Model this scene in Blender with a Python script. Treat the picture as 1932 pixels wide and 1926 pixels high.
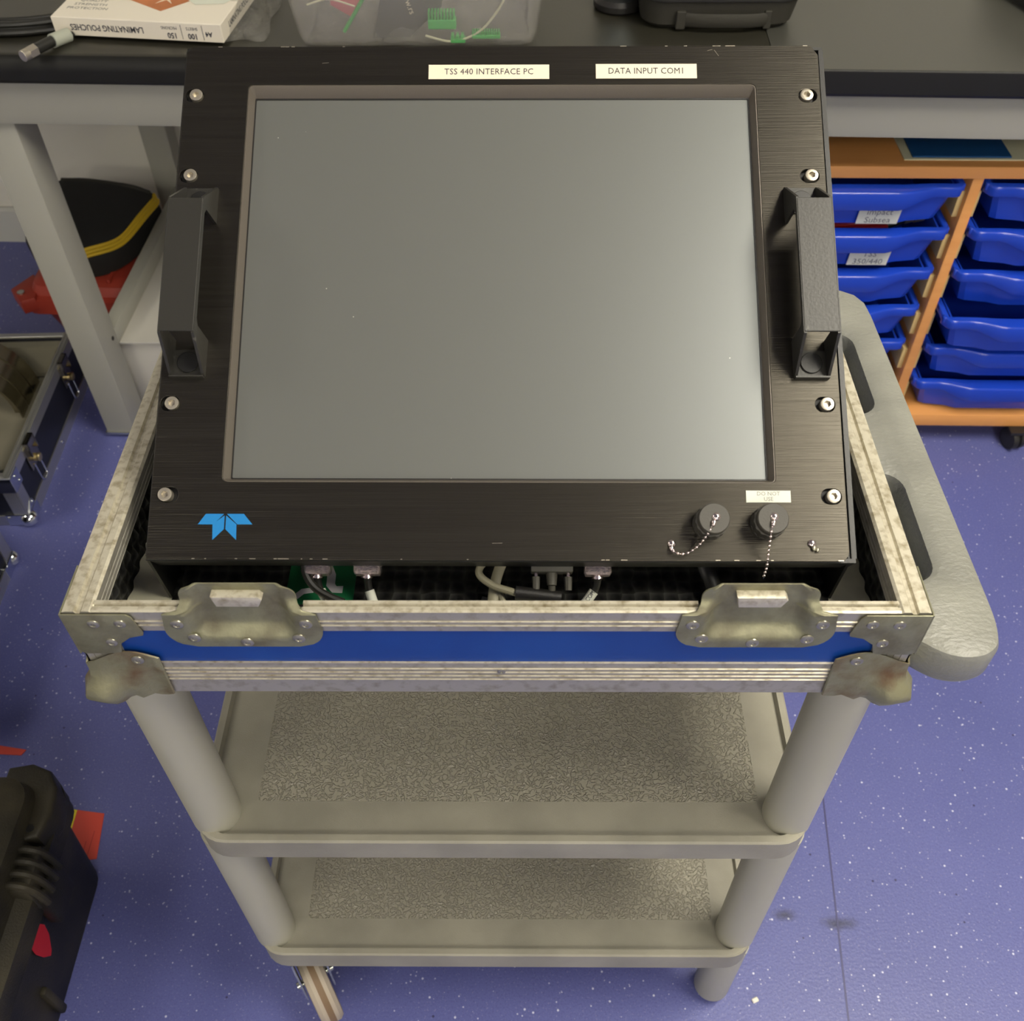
import bpy, bmesh, math, random
from math import sin, cos, pi, radians, sqrt, hypot
from mathutils import Matrix, Vector, Euler

for _o in list(bpy.data.objects):
    bpy.data.objects.remove(_o)
S = bpy.context.scene
COL = S.collection
random.seed(7)

# ------------------------------------------------------------------ camera
def rows_to_mat(r, u, f, loc):
    return Matrix(((r[0], u[0], -f[0], loc[0]), (r[1], u[1], -f[1], loc[1]), (r[2], u[2], -f[2], loc[2]), (0, 0, 0, 1)))
PITCH, YAW, ROLL = 0.836011, 0.0132072, -0.00929982
FPX = 1881.95
def cam_rows():
    Z = Matrix.Rotation(YAW, 3, 'Z')
    r = Z @ Vector((1, 0, 0)); u = Z @ Vector((0, sin(PITCH), cos(PITCH))); f = Z @ Vector((0, cos(PITCH), -sin(PITCH)))
    return cos(ROLL) * r + sin(ROLL) * u, -sin(ROLL) * r + cos(ROLL) * u, f
cd = bpy.data.cameras.new('camera')
cd.sensor_width = 36.0
cd.sensor_fit = 'HORIZONTAL'
cd.lens = FPX / 1932 * 36
cd.clip_start = 0.02
cd.dof.use_dof = True
cd.dof.focus_distance = 0.86
cd.dof.aperture_fstop = 13
cam = bpy.data.objects.new('camera', cd)
COL.objects.link(cam)
cam.matrix_world = rows_to_mat(*cam_rows(), (0.0170541, -0.3900885, 1.451486))
S.camera = cam

# ------------------------------------------------------------------ world + exposure (room lamp and added fill lamps are built below as ceiling panels)
w = bpy.data.worlds.new('world')
S.world = w
w.use_nodes = True
w.node_tree.nodes['Background'].inputs[0].default_value = (0.9, 0.92, 1.0, 1)
w.node_tree.nodes['Background'].inputs[1].default_value = 0.1
S.view_settings.view_transform = 'Standard'
S.view_settings.look = 'None'
S.view_settings.gamma = 1.0
S.view_settings.use_curve_mapping = False
S.view_settings.exposure = 0.0
LAMP_COL = (1.0, 0.93, 0.78)
LAMP_STRENGTH = 30.0

# ------------------------------------------------------------------ materials
def srgb(r, g, b):
    f = lambda c: (c / 255 / 12.92) if c / 255 <= 0.04045 else ((c / 255 + 0.055) / 1.055) ** 2.4
    return (f(r), f(g), f(b), 1)
MATS = {}
def mat(name, col, rough=0.5, metal=0.0, bump=None, var=None, stretch=(1, 1, 1), spec=0.5, coat=0, trans=0, alpha=1, emit=None, col2=None, rvar=0, detail=3):
    """col linear rgb; bump=(scale,distance); var=(scale,low,high) mixes col->col2 by noise"""
    m = bpy.data.materials.new(name); m.use_nodes = True
    nt = m.node_tree; N = nt.nodes; L = nt.links
    p = N['Principled BSDF']
    c = tuple(col[:3]) + (1,)
    p.inputs['Base Color'].default_value = c
    p.inputs['Roughness'].default_value = rough
    p.inputs['Metallic'].default_value = metal
    p.inputs['Specular IOR Level'].default_value = spec
    p.inputs['Coat Weight'].default_value = coat
    p.inputs['Transmission Weight'].default_value = trans
    p.inputs['Alpha'].default_value = alpha
    if emit:
        p.inputs['Emission Color'].default_value = tuple(emit[0]) + (1,)
        p.inputs['Emission Strength'].default_value = emit[1]
    tc = N.new('ShaderNodeTexCoord'); mp = N.new('ShaderNodeMapping')
    mp.inputs['Scale'].default_value = stretch
    L.new(tc.outputs['Object'], mp.inputs['Vector'])
    if var:
        n = N.new('ShaderNodeTexNoise'); n.inputs['Scale'].default_value = var[0]; n.inputs['Detail'].default_value = 5
        L.new(mp.outputs[0], n.inputs['Vector'])
        r = N.new('ShaderNodeMapRange'); r.inputs[1].default_value = var[1]; r.inputs[2].default_value = var[2]
        L.new(n.outputs['Fac'], r.inputs[0])
        x = N.new('ShaderNodeMix'); x.data_type = 'RGBA'
        L.new(r.outputs[0], x.inputs['Factor'])
        x.inputs['A'].default_value = c
        x.inputs['B'].default_value = tuple((col2 or [q * 0.7 for q in col[:3]])[:3]) + (1,)
        L.new(x.outputs['Result'], p.inputs['Base Color'])
        if rvar:
            rr = N.new('ShaderNodeMapRange'); rr.inputs[3].default_value = rough; rr.inputs[4].default_value = rough + rvar
            L.new(r.outputs[0], rr.inputs[0]); L.new(rr.outputs[0], p.inputs['Roughness'])
    if bump:
        n = N.new('ShaderNodeTexNoise'); n.inputs['Scale'].default_value = bump[0]; n.inputs['Detail'].default_value = detail
        L.new(mp.outputs[0], n.inputs['Vector'])
        b = N.new('ShaderNodeBump'); b.inputs['Distance'].default_value = bump[1]; b.inputs['Strength'].default_value = 1
        L.new(n.outputs['Fac'], b.inputs['Height']); L.new(b.outputs[0], p.inputs['Normal'])
    MATS[name] = m
    return m

M_blackpanel = mat('black_anodised_brushed', (0.008, 0.007, 0.006), 0.29, 0.0, bump=(60, 0.00022), stretch=(0.30, 30, 1), var=(12, 0.35, 0.75), col2=(0.013, 0.012, 0.010), spec=0.62)
M_blackpanel.node_tree.nodes['Principled BSDF'].inputs['Specular Tint'].default_value = (1.0, 0.92, 0.76, 1)
M_blackmetal = mat('black_painted_metal', (0.012, 0.012, 0.011), 0.42, 0.0, bump=(900, 0.00008))
M_handleblack = mat('worn_black_paint', (0.026, 0.025, 0.021), 0.42, 0.0, var=(90, 0.66, 0.70), col2=(0.10, 0.095, 0.08), bump=(500, 0.00012))
M_bezel = mat('bezel_bronze', (0.125, 0.108, 0.088), 0.46, 0.30, bump=(1500, 0.0001))
M_steel = mat('stainless', (0.50, 0.455, 0.37), 0.34, 0.75)
M_darkhole = mat('dark_slot', (0.006, 0.006, 0.006), 0.5)
M_bright = mat('bright_nickel', (0.80, 0.68, 0.66), 0.2, 1.0)
M_alu = mat('worn_aluminium', (0.42, 0.40, 0.345), 0.42, 0.55, var=(110, 0.50, 0.78), col2=(0.27, 0.25, 0.20), bump=(260, 0.00018), rvar=0.18)
M_alutop = mat('scuffed_bright_aluminium', (0.62, 0.58, 0.46), 0.40, 0.45, var=(170, 0.46, 0.74), col2=(0.33, 0.28, 0.18), bump=(300, 0.00022))
M_galv = mat('tarnished_zinc', (0.25, 0.245, 0.155), 0.42, 0.45, var=(55, 0.40, 0.68), col2=(0.17, 0.155, 0.10), bump=(220, 0.00045), rvar=0.15)
M_galvrust = mat('rusty_zinc', (0.235, 0.225, 0.135), 0.42, 0.35, var=(45, 0.46, 0.75), col2=(0.14, 0.075, 0.035), bump=(160, 0.0008), rvar=0.2)
M_rivet = mat('rivet', (0.42, 0.40, 0.31), 0.34, 0.85, bump=(400, 0.0002))
M_caseblue = mat('blue_laminate', srgb(6, 58, 138), 0.45, 0, var=(14, 0.45, 0.8), col2=srgb(12, 68, 150), bump=(700, 0.00006))
M_foam = mat('black_foam', (0.010, 0.010, 0.010), 0.9, spec=0.25)
M_board = mat('grey_board', (0.62, 0.60, 0.45), 0.6, var=(20, 0.45, 0.8), col2=(0.28, 0.26, 0.18))
M_shelf = mat('grey_plastic', (0.31, 0.295, 0.235), 0.45, 0, var=(14, 0.38, 0.66), col2=(0.245, 0.232, 0.185), bump=(900, 0.0002), spec=0.5)
M_handleplastic = mat('grey_plastic_light', (0.25, 0.25, 0.215), 0.42, 0, var=(22, 0.35, 0.7), col2=(0.20, 0.20, 0.175), bump=(230, 0.0010), stretch=(0.8, 1.25, 1))
M_leg = mat('grey_tube', (0.39, 0.38, 0.305), 0.42, 0, spec=0.4)
M_wheel = mat('castor_tyre', (0.42, 0.36, 0.28), 0.6)
M_wheelband = mat('castor_tyre_dirty', (0.20, 0.13, 0.07), 0.6)
M_zinc = mat('zinc_bright', (0.6, 0.62, 0.55), 0.25, 1.0)
M_blackpl = mat('black_plastic', (0.016, 0.015, 0.014), 0.45, bump=(500, 0.0002))
M_cap = mat('grey_rubber_cap', (0.060, 0.056, 0.047), 0.55, bump=(900, 0.0001))
M_labelcream = mat('cream_label', (0.80, 0.70, 0.54), 0.6)
M_labelwhite = mat('white_label', (0.68, 0.70, 0.60), 0.6)
M_ink = mat('black_ink', (0.03, 0.03, 0.04), 0.6)
M_inkfaint = mat('faded_ink', (0.22, 0.22, 0.20), 0.6)
M_logo = mat('emblem_blue', srgb(28, 122, 188), 0.45)
M_benchframe = mat('bench_grey_paint', (0.34, 0.335, 0.285), 0.45, bump=(900, 0.00008))
M_topblack = mat('black_worktop', (0.022, 0.021, 0.015), 0.30, bump=(500, 0.00012), var=(6, 0.3, 0.8), col2=(0.030, 0.028, 0.020))
M_topgrey = mat('charcoal_worktop', (0.052, 0.052, 0.044), 0.36, bump=(500, 0.00012))
M_topedge = mat('worktop_edge', (0.010, 0.010, 0.009), 0.5, spec=0.3)
M_wall = mat('white_wall', (0.78, 0.76, 0.67), 0.8, bump=(120, 0.0003))
M_skirt = mat('white_skirting', (0.62, 0.62, 0.57), 0.45)
M_ceil = mat('ceiling_tile', (0.52, 0.51, 0.47), 0.9)
M_beech = mat('beech_laminate', srgb(222, 158, 92), 0.40, 0, var=(9, 0.3, 0.8), col2=srgb(212, 146, 80), stretch=(0.6, 6, 6), spec=0.4)
M_beechdark = mat('beech_panel_side', srgb(170, 110, 55), 0.5)
M_runner = mat('cream_runner', srgb(205, 178, 120), 0.5)
M_tray = mat('blue_tray_plastic', (0.012, 0.055, 0.50), 0.24, 0, spec=0.5)
M_folder = mat('blue_card', srgb(28, 84, 140), 0.45)
M_paper = mat('cream_paper', (0.75, 0.74, 0.52), 0.8)
M_box = mat('white_card', (0.80, 0.74, 0.62), 0.5)
M_greybox = mat('white_carton', (0.62, 0.60, 0.54), 0.7)
M_orange = mat('orange_print', srgb(200, 122, 70), 0.5, var=(25, 0.35, 0.7), col2=srgb(170, 100, 52))
M_cable = mat('black_cable', (0.018, 0.018, 0.015), 0.4)
M_beigecable = mat('beige_cable', (0.30, 0.28, 0.19), 0.5)
M_red = mat('red_plastic', (0.30, 0.034, 0.018), 0.5, bump=(600, 0.0003), var=(14, 0.4, 0.8), col2=(0.26, 0.026, 0.016))
M_redcable = mat('red_cable', (0.40, 0.012, 0.015), 0.3)
M_pouch = mat('black_fabric', (0.013, 0.013, 0.012), 0.8, bump=(1200, 0.0006))
M_fabric = mat('charcoal_fabric', (0.028, 0.026, 0.019), 0.7, bump=(1000, 0.0006))
M_yellow = mat('yellow_cord', (0.62, 0.42, 0.02), 0.6)
M_green = mat('green_card', (0.008, 0.16, 0.055), 0.5)
M_greenpl = mat('green_plastic', (0.08, 0.52, 0.12), 0.4)
M_pink = mat('pink_plastic', (0.75, 0.22, 0.25), 0.5)
M_white = mat('white_print', (0.72, 0.70, 0.72), 0.5)
M_chrome = mat('polished_steel', (0.46, 0.43, 0.33), 0.22, 1.0, var=(8, 0.3, 0.7), col2=(0.30, 0.27, 0.20))
M_caseboard = mat('grey_foam_lining', (0.19, 0.175, 0.125), 0.8, var=(12, 0.35, 0.7), col2=(0.15, 0.14, 0.10))
M_blacklam = mat('black_laminate', (0.012, 0.013, 0.020), 0.35)
M_newalu = mat('aluminium_edging', (0.60, 0.60, 0.57), 0.32, 0.9)
M_mirror = mat('chrome', (0.75, 0.78, 0.80), 0.12, 1.0)
M_rugged = mat('rugged_black', (0.014, 0.013, 0.010), 0.5, spec=0.25, var=(10, 0.42, 0.7), col2=(0.050, 0.043, 0.026), bump=(420, 0.0005))
M_warnred = mat('red_card', (0.72, 0.075, 0.045), 0.6)
M_warnyel = mat('yellow_card', (0.80, 0.70, 0.02), 0.6)
M_sticker = mat('red_sticker', (0.42, 0.010, 0.018), 0.5)
M_bluegrey = mat('pale_blue_gloss', (0.38, 0.46, 0.48), 0.15, coat=0.5)
M_strap = mat('grey_strap', (0.40, 0.38, 0.30), 0.7, bump=(900, 0.0005))
M_crumb = mat('white_crumb', (0.8, 0.78, 0.7), 0.8)

def clear_mat(name, col, mixf, rough=0.15, bump=None):
    m = bpy.data.materials.new(name); m.use_nodes = True
    nt = m.node_tree; N = nt.nodes; L = nt.links
    p = N['Principled BSDF']; out = N['Material Output']
    p.inputs['Base Color'].default_value = tuple(col) + (1,); p.inputs['Roughness'].default_value = rough
    t = N.new('ShaderNodeBsdfTransparent'); x = N.new('ShaderNodeMixShader'); x.inputs[0].default_value = mixf
    L.new(t.outputs[0], x.inputs[1]); L.new(p.outputs[0], x.inputs[2]); L.new(x.outputs[0], out.inputs['Surface'])
    if bump:
        tc = N.new('ShaderNodeTexCoord'); n = N.new('ShaderNodeTexNoise'); n.inputs['Scale'].default_value = bump[0]; n.inputs['Detail'].default_value = 4
        n.inputs['Distortion'].default_value = 1.5
        b = N.new('ShaderNodeBump'); b.inputs['Distance'].default_value = bump[1]
        L.new(tc.outputs['Object'], n.inputs['Vector']); L.new(n.outputs['Fac'], b.inputs['Height']); L.new(b.outputs[0], p.inputs['Normal'])
    return m
M_tub = clear_mat('frosted_plastic', (0.60, 0.58, 0.52), 0.20, 0.25)
M_bag = clear_mat('clear_bag', (0.42, 0.41, 0.37), 0.24, 0.10, bump=(26, 0.03))

# screen: dark anti-glare glass with fine dust
def screen_mat():
    m = mat('anti_glare_screen', (0.110, 0.112, 0.100), 0.38, 0, spec=1.0)
    m.node_tree.nodes['Principled BSDF'].inputs['Coat Weight'].default_value = 1.0; m.node_tree.nodes['Principled BSDF'].inputs['Coat Roughness'].default_value = 0.36
    m.node_tree.nodes['Principled BSDF'].inputs['Specular Tint'].default_value = (0.85, 0.95, 1.0, 1)
    nt = m.node_tree; N = nt.nodes; L = nt.links; p = N['Principled BSDF']
    tc = N.new('ShaderNodeTexCoord')
    v = N.new('ShaderNodeTexVoronoi'); v.inputs['Scale'].default_value = 95
    L.new(tc.outputs['Object'], v.inputs['Vector'])
    r = N.new('ShaderNodeMapRange'); r.inputs[1].default_value = 0.05; r.inputs[2].default_value = 0.03
    L.new(v.outputs['Distance'], r.inputs[0])
    s = N.new('ShaderNodeSeparateColor'); L.new(v.outputs['Color'], s.inputs[0])
    g = N.new('ShaderNodeMath'); g.operation = 'GREATER_THAN'; g.inputs[1].default_value = 0.93; L.new(s.outputs[0], g.inputs[0])
    k = N.new('ShaderNodeMath'); k.operation = 'MULTIPLY'; L.new(r.outputs[0], k.inputs[0]); L.new(g.outputs[0], k.inputs[1])
    x = N.new('ShaderNodeMix'); x.data_type = 'RGBA'; L.new(k.outputs[0], x.inputs['Factor'])
    x.inputs['A'].default_value = (0.110, 0.112, 0.100, 1); x.inputs['B'].default_value = (0.6, 0.58, 0.5, 1)
    L.new(x.outputs['Result'], p.inputs['Base Color'])
    return m
M_screen = screen_mat()

# textured shelf mat: wormy relief
def shelf_tex():
    m = mat('grey_plastic_pebbled', (0.32, 0.303, 0.24), 0.26, 0, spec=0.9)
    nt = m.node_tree; N = nt.nodes; L = nt.links; p = N['Principled BSDF']
    tc = N.new('ShaderNodeTexCoord')
    n = N.new('ShaderNodeTexNoise'); n.inputs['Scale'].default_value = 270; n.inputs['Detail'].default_value = 0.5; n.inputs['Distortion'].default_value = 0.5
    L.new(tc.outputs['Object'], n.inputs['Vector'])
    a = N.new('ShaderNodeMath'); a.operation = 'SUBTRACT'; a.inputs[1].default_value = 0.5; L.new(n.outputs['Fac'], a.inputs[0])
    ab = N.new('ShaderNodeMath'); ab.operation = 'ABSOLUTE'; L.new(a.outputs[0], ab.inputs[0])
    r = N.new('ShaderNodeMapRange'); r.inputs[1].default_value = 0.0; r.inputs[2].default_value = 0.09; r.inputs[3].default_value = 1; r.inputs[4].default_value = 0
    L.new(ab.outputs[0], r.inputs[0])
    b = N.new('ShaderNodeBump'); b.inputs['Distance'].default_value = 0.0012; b.inputs['Strength'].default_value = 1.0
    L.new(r.outputs[0], b.inputs['Height']); L.new(b.outputs[0], p.inputs['Normal'])
    return m
M_shelftex = shelf_tex()

# convoluted foam: hexagonal dimples, their shade painted into the colour
def foam_tex():
    m = mat('convoluted_foam', (0.020, 0.020, 0.019), 0.75, 0, spec=0.3)
    nt = m.node_tree; N = nt.nodes; L = nt.links; p = N['Principled BSDF']
    tc = N.new('ShaderNodeTexCoord'); v = N.new('ShaderNodeTexVoronoi'); v.inputs['Scale'].default_value = 95; v.inputs['Randomness'].default_value = 0.25
    L.new(tc.outputs['Object'], v.inputs['Vector'])
    b = N.new('ShaderNodeBump'); b.inputs['Distance'].default_value = 0.006; b.invert = False
    L.new(v.outputs['Distance'], b.inputs['Height']); L.new(b.outputs[0], p.inputs['Normal'])
    r = N.new('ShaderNodeMapRange'); r.inputs[1].default_value = 0.3; r.inputs[2].default_value = 0.7
    L.new(v.outputs['Distance'], r.inputs[0])
    x = N.new('ShaderNodeMix'); x.data_type = 'RGBA'; x.inputs['A'].default_value = (0.008, 0.008, 0.008, 1); x.inputs['B'].default_value = (0.06, 0.06, 0.052, 1)
    L.new(r.outputs[0], x.inputs['Factor']); L.new(x.outputs['Result'], p.inputs['Base Color'])
    return m
M_foamtex = foam_tex()
M_innerblack = mat('inner_black', (0.006, 0.006, 0.006), 0.6, spec=0.2)

STAINS = [(0.395, 0.141, 0.022, 0.011), (0.470, 0.129, 0.032, 0.012)]
def floor_mat():
    m = mat('blue_vinyl', (0.15, 0.15, 0.40), 0.38, 0, spec=0.45)
    nt = m.node_tree; N = nt.nodes; L = nt.links; p = N['Principled BSDF']
    tc = N.new('ShaderNodeTexCoord')
    def noise(sc, d=4):
        n = N.new('ShaderNodeTexNoise'); n.inputs['Scale'].default_value = sc; n.inputs['Detail'].default_value = d
        L.new(tc.outputs['Object'], n.inputs['Vector']); return n
    def mixc(prev, fac, col):
        x = N.new('ShaderNodeMix'); x.data_type = 'RGBA'; L.new(fac, x.inputs['Factor'])
        if isinstance(prev, tuple): x.inputs['A'].default_value = prev
        else: L.new(prev, x.inputs['A'])
        x.inputs['B'].default_value = col
        return x.outputs['Result']
    def rng(src, a, b, c=0, d=1):
        r = N.new('ShaderNodeMapRange'); r.inputs[1].default_value = a; r.inputs[2].default_value = b; r.inputs[3].default_value = c; r.inputs[4].default_value = d
        L.new(src, r.inputs[0]); return r.outputs[0]
    base = (0.128, 0.142, 0.375, 1)
    c = mixc(base, rng(noise(3.0).outputs['Fac'], 0.35, 0.7), (0.108, 0.122, 0.330, 1))
    c = mixc(c, rng(noise(420, 2).outputs['Fac'], 0.50, 0.78), (0.09, 0.095, 0.27, 1))
    c = mixc(c, rng(noise(300, 1).outputs['Fac'], 0.63, 0.72, 0, 0.5), (0.26, 0.26, 0.46, 1))
    for sc, th, colr, sz in ((85, 0.74, (0.62, 0.64, 0.80, 1), 0.16), (150, 0.80, (0.55, 0.56, 0.72, 1), 0.2), (60, 0.93, (0.04, 0.04, 0.11, 1), 0.13)):
        v = N.new('ShaderNodeTexVoronoi'); v.inputs['Scale'].default_value = sc
        L.new(tc.outputs['Object'], v.inputs['Vector'])
        s = N.new('ShaderNodeSeparateColor'); L.new(v.outputs['Color'], s.inputs[0])
        g = N.new('ShaderNodeMath'); g.operation = 'GREATER_THAN'; g.inputs[1].default_value = th; L.new(s.outputs[0], g.inputs[0])
        k = N.new('ShaderNodeMath'); k.operation = 'MULTIPLY'; L.new(g.outputs[0], k.inputs[1])
        L.new(rng(v.outputs['Distance'], sz, sz * 0.6), k.inputs[0])
        c = mixc(c, k.outputs[0], colr)
    for (sx_, sy_, rx_, ry_) in STAINS:
        mp = N.new('ShaderNodeMapping'); mp.vector_type = 'TEXTURE'; mp.inputs['Location'].default_value = (sx_, sy_, 0); mp.inputs['Scale'].default_value = (rx_, ry_, 1)
        L.new(tc.outputs['Object'], mp.inputs['Vector'])
        ln = N.new('ShaderNodeVectorMath'); ln.operation = 'LENGTH'; L.new(mp.outputs[0], ln.inputs[0])
        ad = N.new('ShaderNodeMath'); ad.operation = 'ADD'; L.new(ln.outputs['Value'], ad.inputs[0]); L.new(noise(60, 4).outputs['Fac'], ad.inputs[1])
        c = mixc(c, rng(ad.outputs[0], 1.5, 0.7, 0, 0.75), (0.035, 0.035, 0.055, 1))
    L.new(c, p.inputs['Base Color'])
    b = N.new('ShaderNodeBump'); b.inputs['Distance'].default_value = 0.0004; L.new(noise(260, 2).outputs['Fac'], b.inputs['Height']); L.new(b.outputs[0], p.inputs['Normal'])
    return m
M_floor = floor_mat()

# ------------------------------------------------------------------ mesh helpers
ID = Matrix()
class MB:
    def __init__(s, F=None):
        s.bm = bmesh.new(); s.F = F if F is not None else ID; s.mi = 0
    def _merge(s, t, M=None):
        if M is not None: bmesh.ops.transform(t, matrix=M, verts=t.verts)
        vs = {}
        for v in t.verts: vs[v] = s.bm.verts.new(v.co)
        for f in t.faces:
            try:
                g = s.bm.faces.new([vs[v] for v in f.verts]); g.material_index = s.mi
            except ValueError: pass
        t.free(); return s
    def box(s, x0, x1, y0, y1, z0, z1, bev=0, seg=2, M=None):
        t = bmesh.new(); bmesh.ops.create_cube(t, size=1)
        for v in t.verts: v.co = Vector(((x0 + x1) / 2 + v.co.x * (x1 - x0), (y0 + y1) / 2 + v.co.y * (y1 - y0), (z0 + z1) / 2 + v.co.z * (z1 - z0)))
        if bev: bmesh.ops.bevel(t, geom=list(t.edges), offset=bev, segments=seg, affect='EDGES', profile=0.5)
        return s._merge(t, M)
    def prism(s, pts, a0, a1, axis='z', bev=0, seg=2, M=None):
        """pts 2d; axis z:(x,y) x:(y,z) y:(x,z)"""
        t = bmesh.new()
        def P(p, a): return {'z': (p[0], p[1], a), 'x': (a, p[0], p[1]), 'y': (p[0], a, p[1])}[axis]
        lo = [t.verts.new(P(p, a0)) for p in pts]; hi = [t.verts.new(P(p, a1)) for p in pts]
        n = len(pts)
        f0 = t.faces.new(lo); f1 = t.faces.new(hi[::-1])
        for i in range(n): t.faces.new((lo[i], hi[i], hi[(i + 1) % n], lo[(i + 1) % n]))
        bmesh.ops.recalc_face_normals(t, faces=t.faces)
        if bev:
            bmesh.ops.bevel(t, geom=list(set(f0.edges) | set(f1.edges)), offset=bev, segments=seg, affect='EDGES', profile=0.5)
        if n > 4: bmesh.ops.triangulate(t, faces=[f for f in t.faces if len(f.verts) > 4])
        return s._merge(t, M)
    def rings(s, rings, cap0=True, cap1=True, closed=True, M=None):
        t = bmesh.new()
        R = [[t.verts.new(p) for p in r] for r in rings]
        n = len(R[0])
        for a, b in zip(R, R[1:]):
            for i in range(n if closed else n - 1):
                try: t.faces.new((a[i], a[(i + 1) % n], b[(i + 1) % n], b[i]))
                except ValueError: pass
        if cap0: t.faces.new(R[0][::-1])
        if cap1: t.faces.new(R[-1])
        if cap0 and cap1: bmesh.ops.recalc_face_normals(t, faces=t.faces)
        return s._merge(t, M)
    def lathe(s, prof, c=(0, 0, 0), axis=(0, 0, 1), n=24, ang=2 * pi, M=None):
        q = Vector((0, 0, 1)).rotation_difference(Vector(axis).normalized()).to_matrix()
        rr = []
        for r, h in prof:
            rr.append([Vector(c) + q @ Vector((max(r, 1e-5) * cos(2 * pi * i / n), max(r, 1e-5) * sin(2 * pi * i / n), h)) for i in range(n)])
        return s.rings(rr, True, True, M=M)
    def cyl(s, a, b, r, n=20, r2=None, bev=0):
        a = Vector(a); b = Vector(b); d = b - a; h = d.length; r2 = r if r2 is None else r2
        pr = [(r, 0), (r2, h)] if not bev else [(r - bev, 0), (r, bev), (r2, h - bev), (r2 - bev, h)]
        return s.lathe(pr, a, d, n)
    def ball(s, c, r, n=12, sc=(1, 1, 1)):
        t = bmesh.new(); bmesh.ops.create_uvsphere(t, u_segments=n, v_segments=max(6, n * 2 // 3), radius=r)
        for v in t.verts: v.co = Vector((v.co.x * sc[0] + c[0], v.co.y * sc[1] + c[1], v.co.z * sc[2] + c[2]))
        return s._merge(t)
    def tube(s, pts, r, n=10, closed=False, smooth=0, flat=None):
        pts = [Vector(p) for p in pts]
        if smooth: pts = catmull(pts, smooth, closed)
        rings = []; up = None; m = len(pts)
        for i, p in enumerate(pts):
            if closed: d = pts[(i + 1) % m] - pts[i - 1]
            else: d = pts[min(i + 1, m - 1)] - pts[max(i - 1, 0)]
            d.normalize()
            if up is None: up = Vector((0, 0, 1)) if abs(d.z) < 0.9 else Vector((1, 0, 0))
            x = up - d * up.dot(d)
            if x.length < 1e-6: x = d.orthogonal()
            x.normalize(); y = d.cross(x); up = x
            rx, ry = (r, r) if flat is None else (r * flat, r)
            rings.append([p + x * rx * cos(2 * pi * k / n) + y * ry * sin(2 * pi * k / n) for k in range(n)])
        if closed: rings.append(rings[0]); return s.rings(rings, False, False)
        return s.rings(rings)
    def mesh(s, name, M, mats, sharp=35):
        bmesh.ops.remove_doubles(s.bm, verts=s.bm.verts, dist=1e-6)
        bmesh.ops.transform(s.bm, matrix=M, verts=s.bm.verts)
        me = bpy.data.meshes.new(name); s.bm.to_mesh(me); s.bm.free()
        for m in mats: me.materials.append(m)
        for p in me.polygons: p.use_smooth = True
        me.set_sharp_from_angle(angle=radians(sharp))
        return me
def catmull(p, k, closed=False):
    out = []; n = len(p)
    for i in range(n if closed else n - 1):
        a, b, c, d = (p[(i - 1) % n] if closed or i > 0 else p[0]), p[i], p[(i + 1) % n], (p[(i + 2) % n] if closed or i < n - 2 else p[-1])
        for j in range(k):
            t = j / k
            out.append(0.5 * ((2 * b) + (c - a) * t + (2 * a - 5 * b + 4 * c - d) * t * t + (3 * b - a - 3 * c + d) * t ** 3))
    if not closed: out.append(p[-1])
    return out
def rrect(x0, x1, y0, y1, r, k=5):
    r4 = r if isinstance(r, (tuple, list)) else (r,) * 4      # order: (x1,y0),(x1,y1),(x0,y1),(x0,y0)
    o = []
    for (cx, cy, a0, q) in ((x1, y0, -90, 0), (x1, y1, 0, 1), (x0, y1, 90, 2), (x0, y0, 180, 3)):
        rr = r4[q]
        if rr <= 0: o.append((cx, cy)); continue
        sx = -1 if cx == x1 else 1; sy = 1 if cy == y0 else -1
        for i in range(k + 1):
            a = radians(a0 + 90 * i / k); o.append((cx + sx * rr + rr * cos(a), cy + sy * rr + rr * sin(a)))
    return o
INV = {}
def thing(name, label, cat, base, group=None, rot=None, kind=None):
    """Empty at the base; base in world space, rot = z rotation"""
    o = bpy.data.objects.new(name, None); COL.objects.link(o)
    o.empty_display_size = 0.05
    o.location = base
    if rot: o.rotation_euler = (0, 0, rot)
    o['label'] = label; o['category'] = cat
    if group: o['group'] = group
    if kind: o['kind'] = kind
    Mw = Matrix.Translation(base) @ (Matrix.Rotation(rot, 4, 'Z') if rot else ID)
    INV[o.name] = Mw.inverted()
    return o
def part(name, mb, m, parent, label=None, sharp=35, kind=None):
    mats = m if isinstance(m, list) else [m]
    me = mb.mesh(name, INV[parent.name] @ mb.F, mats, sharp)
    o = bpy.data.objects.new(name, me); COL.objects.link(o); o.parent = parent
    INV[o.name] = INV[parent.name]
    if label: o['label'] = label
    if kind: o['kind'] = kind
    return o
def solo(name, mb, m, label=None, cat=None, group=None, base=(0, 0, 0), kind=None, sharp=35, rot=0):
    mats = m if isinstance(m, list) else [m]
    Mw = Matrix.Translation(base) @ Matrix.Rotation(rot, 4, 'Z')
    me = mb.mesh(name, Mw.inverted() @ mb.F, mats, sharp)
    o = bpy.data.objects.new(name, me); COL.objects.link(o); o.location = base
    if rot: o.rotation_euler = (0, 0, rot)
    INV[o.name] = Mw.inverted()
    if label: o['label'] = label
    if cat: o['category'] = cat
    if group: o['group'] = group
    if kind: o['kind'] = kind
    return o
def inst(src, parent, M, name=None):
    """shared-mesh copy of part src placed with local matrix M"""
    o = bpy.data.objects.new(name or src.name.split('.')[0], src.data); COL.objects.link(o); o.parent = parent; o.matrix_local = M
    for ch in list(src.children):
        c = ch.copy(); COL.objects.link(c); c.parent = o
    return o
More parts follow.
